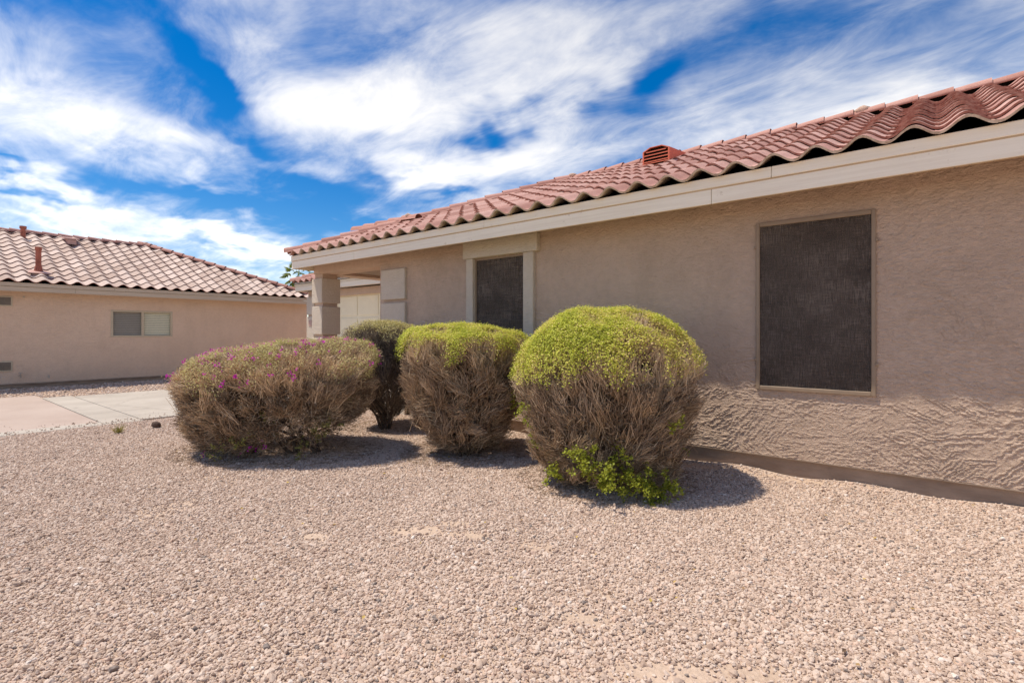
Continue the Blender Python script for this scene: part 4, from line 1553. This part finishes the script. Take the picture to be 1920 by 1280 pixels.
def grow(name_label, cat, shp, bases, n_twig, cap_s, n_leaf, leaf_mat, green_thr, twig_mat=m_twig, low_leaf=(), flowers=0, low_flowers=0,
         n_inner=5000, n_branch=230, thin_low=0.0, up_bias=0.45, tone_shift=0.0, seed=0, leaf_tone=0.0):
    root = empty('shrub', tuple(shp.c))
    tag(root, name_label, cat, 'clipped shrubs in the front yard')
    bases = np.array([[b[0], b[1], 0.0] for b in bases])
    # --- main stems, each its own part
    P, nn, sv, th = shp.sample(400, 0.35, 1.0)
    order = rng.permutation(len(P))
    stem_ends = []
    k = 0
    for bi, b in enumerate(bases):
        for j in range(4 if len(bases) > 1 else 8):
            tgt = shp.c + (P[order[k]] - shp.c) * rng.uniform(0.5, 0.72)
            k += 1
            tgt[2] = max(0.45, tgt[2] * 0.9)
            K = 8
            t = np.linspace(0, 1, K)[:, None]
            b0 = b + np.array([rng.normal(0, 0.035), rng.normal(0, 0.035), -0.03])
            mid = b0 + (tgt - b0) * 0.4 + np.array([0, 0, 0.10])
            path = (1 - t) ** 2 * b0 + 2 * t * (1 - t) * mid + t ** 2 * tgt
            path[1:-1] += rng.normal(0, 0.012, (K - 2, 3))
            r0 = rng.uniform(0.012, 0.022)
            V, Q = tubes(path[None], np.linspace(r0, r0 * 0.45, K)[None], 7)
            link('stem', mesh_np('stem', V, Q, smooth=True), root, m_stem)
            stem_ends.append(path)
    stem_pts = np.concatenate([p_[3:] for p_ in stem_ends])
    allV, allQ, allT = [], [], []
    off = 0

    def add(V, Q, tone):
        nonlocal off
        allV.append(V)
        allQ.append(Q + off)
        allT.append(tone)
        off += len(V)

    # --- secondary branches
    P, nn, sv, th = shp.sample(n_branch, 0.12, 1.0)
    inn = rng.uniform(0.80, 0.96, len(P))[:, None]
    cen = shp.c + UP * 0.25
    end = cen + (P - cen) * inn
    d2 = ((end[:, None, :] - stem_pts[None]) ** 2).sum(2) + 0.25 * np.abs(stem_pts[None, :, 2] - end[:, None, 2] * 0.5)
    st = stem_pts[np.argmin(d2 + rng.uniform(0, 0.12, d2.shape), axis=1)]
    K = 6
    t = np.linspace(0, 1, K)[None, :, None]
    mid = st + (end - st) * 0.5 + np.array([0, 0, 0.04]) + rng.normal(0, 0.05, end.shape)
    path = (1 - t) ** 2 * st[:, None] + 2 * t * (1 - t) * mid[:, None] + t ** 2 * end[:, None]
    path[:, 1:-1] += rng.normal(0, 0.011, (len(P), K - 2, 3))
    rad = np.linspace(0.0068, 0.0026, K)[None] * rng.uniform(0.7, 1.3, (len(P), 1))
    V, Q = tubes(path, rad, 4)
    add(V, Q, np.repeat(rng.uniform(0.15, 0.5, len(P)), K * 4))
    br_pts = path[:, 2:].reshape(-1, 3)

    # --- outer twigs: fine clipped shoots ending on the shell
    P, nn, sv, th = shp.sample(n_twig)
    if thin_low > 0:
        side = 0.55 + 0.75 * sstep(-0.2, 0.6, np.cos(th))
        keep = rng.random(len(P)) > side * thin_low * sstep(0.55, 0.12, P[:, 2]) * (0.6 + 0.9 * fbm2(th * 1.6, P[:, 2] * 5, seed + 3, 2))
        P, nn, sv, th = P[keep], nn[keep], sv[keep], th[keep]
    rad_dir = norm(P - (shp.c + UP * 0.1))
    swirl = np.stack([fbm2(th * 1.4 + i * 5.1, P[:, 2] * 4 + i * 3.3, seed + 40 + i, 2) - 0.5 for i in range(3)], 1)
    N = len(P)
    d = norm(nn * 0.45 + rad_dir * 0.5 + UP * up_bias + swirl * 1.5 + rng.normal(0, 0.33, (N, 3)))
    okd = np.sum(d * nn, 1) > 0.22
    P, nn, sv, th, rad_dir, swirl, d = (q_[okd] for q_ in (P, nn, sv, th, rad_dir, swirl, d))
    N = len(P)
    L = rng.uniform(0.08, 0.26, N)
    depth = np.abs(rng.normal(0, 0.035, N))
    # twigs gather into sprays that fan out from shared inner points
    K_ = max(40, N // 75)
    Pc, nc, svc, thc = shp.sample(K_)
    dc = norm(nc * 0.5 + norm(Pc - (shp.c + UP * 0.1)) * 0.6 + UP * (up_bias + 0.1) + rng.normal(0, 0.30, (K_, 3)))
    Bc = Pc - dc * rng.uniform(0.20, 0.36, K_)[:, None]
    Bc[:, 2] = np.maximum(Bc[:, 2], 0.03)
    dist = np.empty(N)
    near = np.empty(N, dtype=int)
    for q_ in range(0, N, 4000):
        dd_ = ((P[q_:q_ + 4000, None, :] - Pc[None]) ** 2).sum(2)
        near[q_:q_ + 4000] = np.argmin(dd_, 1)
        dist[q_:q_ + 4000] = np.sqrt(np.min(dd_, 1))
    body = np.where(sv < cap_s, 1.0, 0.30)
    c_off = rng.uniform(-0.03, 0.075, K_)
    depth += body * (c_off[near] + 0.07 * sstep(0.05, 0.13, dist))
    wild = np.where(rng.random(N) < 0.10, rng.uniform(0.01, 0.05, N), rng.uniform(0, 0.014, N)) * np.where(sv > cap_s, 0.5, 1.0)
    tip = P - nn * depth[:, None] + nn * wild[:, None]
    fan = Bc[near] + rng.normal(0, 0.018, (N, 3))
    fan = fan + (tip - fan) * rng.uniform(0.05, 0.50, N)[:, None]
    own = tip - d * L[:, None]
    wgt = np.where(rng.random(N) < 0.78, rng.uniform(0.65, 1.0, N), rng.uniform(0.0, 0.4, N))[:, None]
    startp = own * (1 - wgt) + fan * wgt
    Lr = np.linalg.norm(tip - startp, axis=1)[:, None]
    d = (tip - startp) / (Lr + 1e-6)
    bend = rng.normal(0, 0.10, (N, 3)) * Lr
    m1 = startp + (tip - startp) * 0.5 + bend
    m2 = tip
    path = np.stack([startp, m1, tip], 1)
    path[:, :, 2] = np.maximum(path[:, :, 2], 0.02)
    rr = rng.uniform(0.75, 1.45, (N, 1)) * np.array([[0.0026, 0.0022, 0.0015]])
    V, Q = tubes(path, rr, 3)
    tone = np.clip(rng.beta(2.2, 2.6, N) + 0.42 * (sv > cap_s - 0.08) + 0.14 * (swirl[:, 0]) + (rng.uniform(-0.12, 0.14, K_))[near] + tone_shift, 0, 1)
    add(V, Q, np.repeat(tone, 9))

    # --- side shoots on part of the twigs
    sel = rng.random(N) < np.where(sv > cap_s - 0.03, 0.15, 0.85)
    q0 = m1[sel] + (startp[sel] - m1[sel]) * rng.uniform(0, 0.6, (sel.sum(), 1))
    dd = norm(d[sel] + rng.normal(0, 0.65, (sel.sum(), 3)))
    q1 = q0 + dd * (L[sel] * rng.uniform(0.25, 0.5, sel.sum()))[:, None]
    q1[:, 2] = np.maximum(q1[:, 2], 0.02)
    okk = np.sum((q1 - P[sel]) * nn[sel], 1) < 0.012
    q0, q1 = q0[okk], q1[okk]
    tone_s = tone[sel][okk]
    path = np.stack([q0, q1], 1)
    V, Q = tubes(path, np.tile([[0.0020, 0.0013]], (len(q0), 1)), 3)
    add(V, Q, np.repeat(np.clip(tone_s + rng.normal(0.03, 0.08, len(q0)), 0, 1), 6))

    # --- inner tangle
    P2, nn2, sv2, th2 = shp.sample(n_inner, 0.1, 1.0)
    f = rng.uniform(0.45, 0.93, n_inner)[:, None]
    c0 = shp.c + UP * 0.45
    a0 = c0 + (P2 - c0) * f
    dd = norm(norm(P2 - c0) + UP * 0.35 + rng.normal(0, 0.55, (n_inner, 3)))
    a2 = a0 + dd * rng.uniform(0.08, 0.22, n_inner)[:, None]
    okk = (np.sum((a2 - P2) * nn2, 1) < 0.0) & ~((a0[:, 2] < 0.5) & (rng.random(n_inner) < thin_low * 0.9 * sstep(-0.3, 0.5, np.cos(th2))))
    a0, a2 = a0[okk], a2[okk]
    n_inner = len(a0)
    path = np.stack([a0, (a0 + a2) / 2 + rng.normal(0, 0.015, a0.shape), a2], 1)
    path[:, :, 2] = np.maximum(path[:, :, 2], 0.03)
    V, Q = tubes(path, np.tile([[0.0026, 0.0022, 0.0016]], (n_inner, 1)), 3)
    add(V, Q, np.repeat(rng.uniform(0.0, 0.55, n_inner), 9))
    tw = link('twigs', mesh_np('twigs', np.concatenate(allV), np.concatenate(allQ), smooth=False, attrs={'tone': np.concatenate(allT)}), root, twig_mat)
    tw['kind'] = 'stuff'

    # --- leaves over the clipped crown
    LV, LT, LTone = [], [], []
    loff = 0

    def addl(V, T, tone):
        nonlocal loff
        LV.append(V)
        LT.append(T + loff)
        LTone.append(tone)
        loff += len(V)

    P, nn, sv, th = shp.sample(n_leaf * 2, cap_s - 0.12, 1.0)
    gm = fbm2(P[:, 0] * 4.5 + seed, P[:, 1] * 4.5, seed + 21, 4)
    edge = sstep(cap_s - 0.13, cap_s + 0.09, sv + 0.22 * (fbm2(th * 3, sv * 3, seed + 23, 2) - 0.5))
    prob = edge * sstep(green_thr - 0.16, green_thr + 0.10, gm)
    keep = rng.random(len(P)) < prob
    P, nn, gm = P[keep][:n_leaf], nn[keep][:n_leaf], gm[keep][:n_leaf]
    n = len(P)
    pos = P + nn * rng.normal(0.002, 0.014, n)[:, None] + rng.normal(0, 0.006, (n, 3))
    fac = norm(nn * 0.7 + UP * 0.7 + rng.normal(0, 0.45, (n, 3)))
    L = rng.uniform(0.010, 0.020, n)
    V, T = leaves(pos, fac, L, L * rng.uniform(0.28, 0.42, n))
    addl(V, T, np.repeat(np.clip(0.60 + leaf_tone + (0.62 - gm) * 0.9 + rng.normal(0, 0.20, n), 0, 1), 4))
    # --- leafy shoots low on the plant
    for (l1, l2, zz, rad_, cnt) in low_leaf:
        c1 = shp.c + E1 * l1 + E2 * l2 + UP * zz
        ns = max(3, cnt // 26)
        for q_ in range(ns):
            b = c1 + rng.normal(0, rad_ * 0.55, 3) * np.array([1, 1, 0.8])
            dirv = norm((np.array([[0.2, -0.2, 0.5]]) - E2[None] * 0.5 + rng.normal(0, 0.5, (1, 3))))[0]
            ln = rng.uniform(0.06, 0.14)
            m = 26
            tt = rng.uniform(0, 1, m)[:, None]
            pos = b + dirv * tt * ln + rng.normal(0, 0.012, (m, 3))
            pos[:, 2] = np.maximum(pos[:, 2], 0.015)
            fac = norm(UP[None] * 0.6 + rng.normal(0, 0.7, (m, 3)))
            L = rng.uniform(0.016, 0.030, m)
            V, T = leaves(pos, fac, L, L * 0.34)
            addl(V, T, np.repeat(np.clip(rng.normal(0.26, 0.16, m), 0, 1), 4))
    lf = link('leaves', mesh_np('leaves', np.concatenate(LV), None, np.concatenate(LT), attrs={'tone': np.concatenate(LTone)}), root, leaf_mat)
    lf['kind'] = 'stuff'

    # --- flowers
    if flowers or low_flowers:
        FV, FT, FTone = [], [], []
        foff = 0
        P, nn, sv, th = shp.sample(flowers * 30, cap_s - 0.06, 0.99)
        fm = fbm2(P[:, 0] * 2.9 + 1, P[:, 1] * 2.9 + 8, seed + 90, 2)
        keep = rng.random(len(P)) < (0.25 + 0.75 * sstep(0.42, 0.62, fm))
        P, nn = P[keep][:flowers], nn[keep][:flowers]
        lows = []
        for q_ in range(low_flowers):
            lows.append(shp.c + E1 * rng.uniform(-0.6, 0.1) * shp.a1 - E2 * rng.uniform(0.45, 0.75) * shp.a2 + UP * rng.uniform(0.05, 0.22))
        if lows:
            P = np.concatenate([P, np.array(lows)])
            nn = np.concatenate([nn, np.tile(norm(np.array([[0.2, -0.6, 0.6]])), (len(lows), 1))])
        for p_, n_ in zip(P, nn):
            m = rng.integers(3, 9)
            pos = p_ + n_ * 0.010 + rng.normal(0, 0.011, (m, 3))
            fac = norm(n_[None] + rng.normal(0, 0.5, (m, 3)))
            L = rng.uniform(0.016, 0.026, m)
            V, T = leaves(pos, fac, L, L * 0.48, 0.4)
            FV.append(V)
            FT.append(T + foff)
            foff += len(V)
            FTone.append(np.repeat(rng.uniform(0, 1, m), 4))
        fo = link('flowers', mesh_np('flowers', np.concatenate(FV), None, np.concatenate(FT), attrs={'tone': np.concatenate(FTone)}), root, m_flower)
        fo['kind'] = 'stuff'
    return root


# right-hand shrub: tall green dome
S4 = Shape(-2.27, 4.08, 0.80, 0.78,
           [(0.52, 0.02), (0.76, 0.07), (0.87, 0.24), (0.94, 0.48), (0.99, 0.76), (1.00, 0.94), (0.97, 1.09), (0.88, 1.23), (0.70, 1.36), (0.43, 1.45), (0.18, 1.49), (0.0, 1.50)],
           tilt1=0.03, tilt2=0.05, seed=4, rough=0.10)
grow('largest clipped shrub with bright green domed top, nearest the big screened window', 'shrub', S4,
     [(-2.22, 4.0), (-2.35, 4.1)], 30000, 0.60, 80000, m_leaf, 0.385,
     low_leaf=[(-0.30, -0.62, 0.30, 0.12, 700), (-0.15, -0.66, 0.18, 0.12, 700), (0.05, -0.66, 0.13, 0.12, 500), (0.22, -0.62, 0.08, 0.12, 700), (0.36, -0.55, 0.12, 0.09, 420),
               (-0.50, -0.45, 0.15, 0.08, 250), (-0.62, -0.25, 0.35, 0.07, 160), (-0.05, -0.62, 0.32, 0.1, 200), (0.62, -0.15, 0.35, 0.06, 120), (0.40, -0.62, 0.55, 0.08, 120), (-0.72, -0.2, 0.62, 0.08, 120)],
     n_inner=9000, n_branch=300, thin_low=0.15, up_bias=0.50, seed=4)

# middle shrub: flat green top
S3 = Shape(-3.97, 4.02, 0.71, 0.68,
           [(0.28, 0.02), (0.54, 0.09), (0.76, 0.28), (0.92, 0.54), (0.99, 0.82), (1.02, 1.06), (0.99, 1.18), (0.86, 1.27), (0.50, 1.34), (0.0, 1.36)],
           tilt1=-0.02, tilt2=0.05, seed=9, rough=0.12)
grow('middle clipped shrub with flat light green top below the cream trimmed window', 'shrub', S3,
     [(-3.85, 3.85), (-4.0, 4.0)], 24000, 0.665, 50000, m_leaf, 0.45,
     low_leaf=[(0.55, -0.40, 0.55, 0.10, 180), (0.60, -0.35, 0.72, 0.08, 120)],
     n_inner=6000, n_branch=260, thin_low=0.45, up_bias=0.25, seed=9)

# dark shrub in the gap behind
S2 = Shape(-5.85, 4.38, 0.62, 0.55,
           [(0.15, 0.04), (0.30, 0.15), (0.62, 0.40), (0.88, 0.70), (1.00, 1.0), (0.98, 1.22), (0.88, 1.32), (0.60, 1.40), (0.30, 1.44), (0.0, 1.45)],
           seed=15, rough=0.11)
grow('dark grey leafless shrub in the gap behind the flowering one', 'shrub', S2,
     [(-5.75, 4.30)], 14000, 0.72, 9000, m_leaf_olive, 0.44, leaf_tone=0.2, twig_mat=m_twig_dark,
     low_leaf=[(0.45, -0.30, 0.75, 0.06, 80), (0.45, -0.3, 0.6, 0.06, 60)], n_inner=5000, n_branch=200, thin_low=0.65, up_bias=0.55, seed=15)

# left shrub: broad, with magenta flowers
S1 = Shape(-5.60, 2.78, 1.12, 0.84,
           [(0.34, 0.02), (0.66, 0.05), (0.82, 0.18), (0.91, 0.40), (0.97, 0.66), (1.01, 0.86), (0.99, 0.97), (0.86, 1.08), (0.50, 1.16), (0.0, 1.19)],
           tilt1=0.085, tilt2=0.07, seed=22, rough=0.12, shift=-0.14)
grow('broad dry clipped shrub with magenta flowers on top, nearest the driveway', 'shrub', S1,
     [(-5.35, 2.80), (-5.75, 2.55), (-5.15, 3.0)], 37000, 0.60, 26000, m_leaf_olive, 0.45, leaf_tone=0.15,
     low_leaf=[(0.55, -0.35, 0.25, 0.12, 330), (0.70, -0.35, 0.40, 0.10, 160), (0.80, -0.2, 0.62, 0.09, 160), (0.42, -0.45, 0.10, 0.06, 130), (-0.1, -0.60, 0.22, 0.14, 160), (-0.35, -0.55, 0.12, 0.12, 110), (0.15, -0.5, 0.3, 0.08, 80)],
     flowers=250, low_flowers=10, n_inner=9000, n_branch=330, thin_low=0.85, up_bias=0.18, seed=22)

# ------------------------------------------------------------------ small things
# dry litter under the shrubs
LP, LTn = [], []
for sh, cnt in ((S1, 1500), (S2, 500), (S3, 1100), (S4, 900)):
    rr = np.sqrt(rng.uniform(0, 1, cnt)) * 1.0
    th = rng.uniform(0, 2 * pi, cnt)
    x = sh.c[0] + rr * (sh.a1 * np.cos(th) * E1[0] + sh.a2 * np.sin(th) * E2[0])
    y = sh.c[1] + rr * (sh.a1 * np.cos(th) * E1[1] + sh.a2 * np.sin(th) * E2[1])
    LP.append(np.stack([x, y, ground_h(x, y) + 0.016], -1))
LP = np.concatenate(LP)
n = len(LP)
d = norm(np.stack([rng.normal(size=n), rng.normal(size=n), rng.normal(0, 0.12, n)], -1))
Lh = rng.uniform(0.015, 0.05, n)[:, None]
V, Q = tubes(np.stack([LP - d * Lh, LP + d * Lh], 1), np.full((n, 2), 0.0018), 3)
lt = link('twig_litter', mesh_np('twig_litter', V, Q, attrs={'tone': np.repeat(rng.uniform(0, 0.45, n), 6)}), None, m_twig)
tag(lt, 'dry broken twigs scattered on the gravel under the shrubs', 'twigs', kind='stuff')
n = 420
x = rng.uniform(-7.5, 1.2, n)
y = rng.uniform(1.0, 5.0, n)
P = np.stack([x, y, ground_h(x, y) + 0.019], -1)
L = rng.uniform(0.012, 0.028, n)
V, T = leaves(P, norm(np.stack([rng.normal(0, 0.3, n), rng.normal(0, 0.3, n), np.ones(n)], -1)), L, L * 0.35)
fl = link('fallen_leaves', mesh_np('fallen_leaves', V, None, T, attrs={'tone': np.repeat(rng.uniform(0, 1, n), 4)}), None, m_litter)
tag(fl, 'tiny brown and yellow fallen leaves on the gravel', 'leaves', kind='stuff')

# rock
b2 = bmesh.new()
bmesh.ops.create_icosphere(b2, subdivisions=3, radius=0.06)
for v_ in b2.verts:
    c_ = v_.co
    k_ = 1 + 0.5 * (float(noise2(np.array(c_.x * 22 + 5), np.array(c_.y * 22 + c_.z * 15), 3)) - 0.5)
    v_.co = Vector((c_.x * 1.15 * k_, c_.y * 0.9 * k_, c_.z * 0.75 * k_))
me = bpy.data.meshes.new('rock')
b2.to_mesh(me)
b2.free()
rk = link('rock', me, None, plain('dark_lava_rock', (0.10, 0.066, 0.052, 1), 0.95, 0.1, 0.4, 30, bump=0.006))
rk.location = (-8.25, 2.36, 0.035)
tag(rk, 'single dark brown rock on the gravel near the driveway', 'rock')

# weed tuft
wd = empty('weed', (-8.14, 1.92, 0))
tag(wd, 'small dry green weed tuft growing in the gravel', 'weed')
n = 70
b = np.tile(np.array([[-8.14, 1.92, 0.0]]), (n, 1)) + rng.normal(0, 0.012, (n, 3)) * np.array([1, 1, 0])
dv = norm(np.stack([rng.normal(0, 0.55, n), rng.normal(0, 0.55, n), np.ones(n)], -1))
ln = rng.uniform(0.06, 0.15, n)[:, None]
V, Q = tubes(np.stack([b, b + dv * ln * 0.5, b + dv * ln + np.array([0, 0, -0.01])], 1), np.tile([[0.003, 0.0026, 0.001]], (n, 1)), 3)
o = link('blades', mesh_np('blades', V, Q, attrs={'tone': np.repeat(rng.uniform(0.3, 1, n), 9)}), wd, m_leaf_olive)
o['kind'] = 'stuff'

# far fan palm peeking over the garage
D_ = 36.0
s_ = (560 - 960) / 967.0
pxy = D_ * (VDIR + s_ * RDIR)
pz = CAM_H + (623 - 516) / 967.0 * D_
palm = empty('palm_tree', (pxy[0], pxy[1], 0))
tag(palm, 'fan palm crown showing above the garage roof', 'palm tree')
MB().tube([(pxy[0] + 0.2, pxy[1], -0.05), (pxy[0] + 0.05, pxy[1], pz * 0.5), (pxy[0], pxy[1], pz - 0.1)], [0.24, 0.19, 0.16], 12).build('trunk', m_stem, palm, smooth=True)
for k in range(26):
    a_ = k * 2.399
    el_ = radians(75 - 130 * (k / 25.0))
    dr = Vector((cos(a_) * cos(el_), sin(a_) * cos(el_), sin(el_)))
    base = Vector((pxy[0], pxy[1], pz))
    tipc = base + dr * random.uniform(0.55, 0.75)
    side = dr.cross(Vector((0, 0, 1))).normalized()
    upv = side.cross(dr).normalized()
    V, T, Tn = [], [], []
    V += [base - side * 0.012, base + side * 0.012, tipc + side * 0.012, tipc - side * 0.012]
    T += [(0, 1, 2), (0, 2, 3)]
    for j in range(15):
        f_ = (j - 7) / 7.0
        an = f_ * 1.25
        dl = (dr * cos(an) + side * sin(an) + upv * (-0.15 - 0.25 * abs(f_))).normalized()
        L_ = 0.62 * (1 - 0.35 * abs(f_))
        st = len(V)
        sd = dl.cross(upv).normalized() * 0.035
        V += [tipc, tipc + dl * L_ * 0.5 + sd, tipc + dl * L_ + Vector((0, 0, -0.12)), tipc + dl * L_ * 0.5 - sd]
        T += [(st, st + 1, st + 2), (st, st + 2, st + 3)]
    link('frond', mesh_np('frond', np.array([tuple(v_) for v_ in V]), None, T, attrs={'tone': np.full(len(V), random.uniform(0.1, 1))}), palm, m_palm)
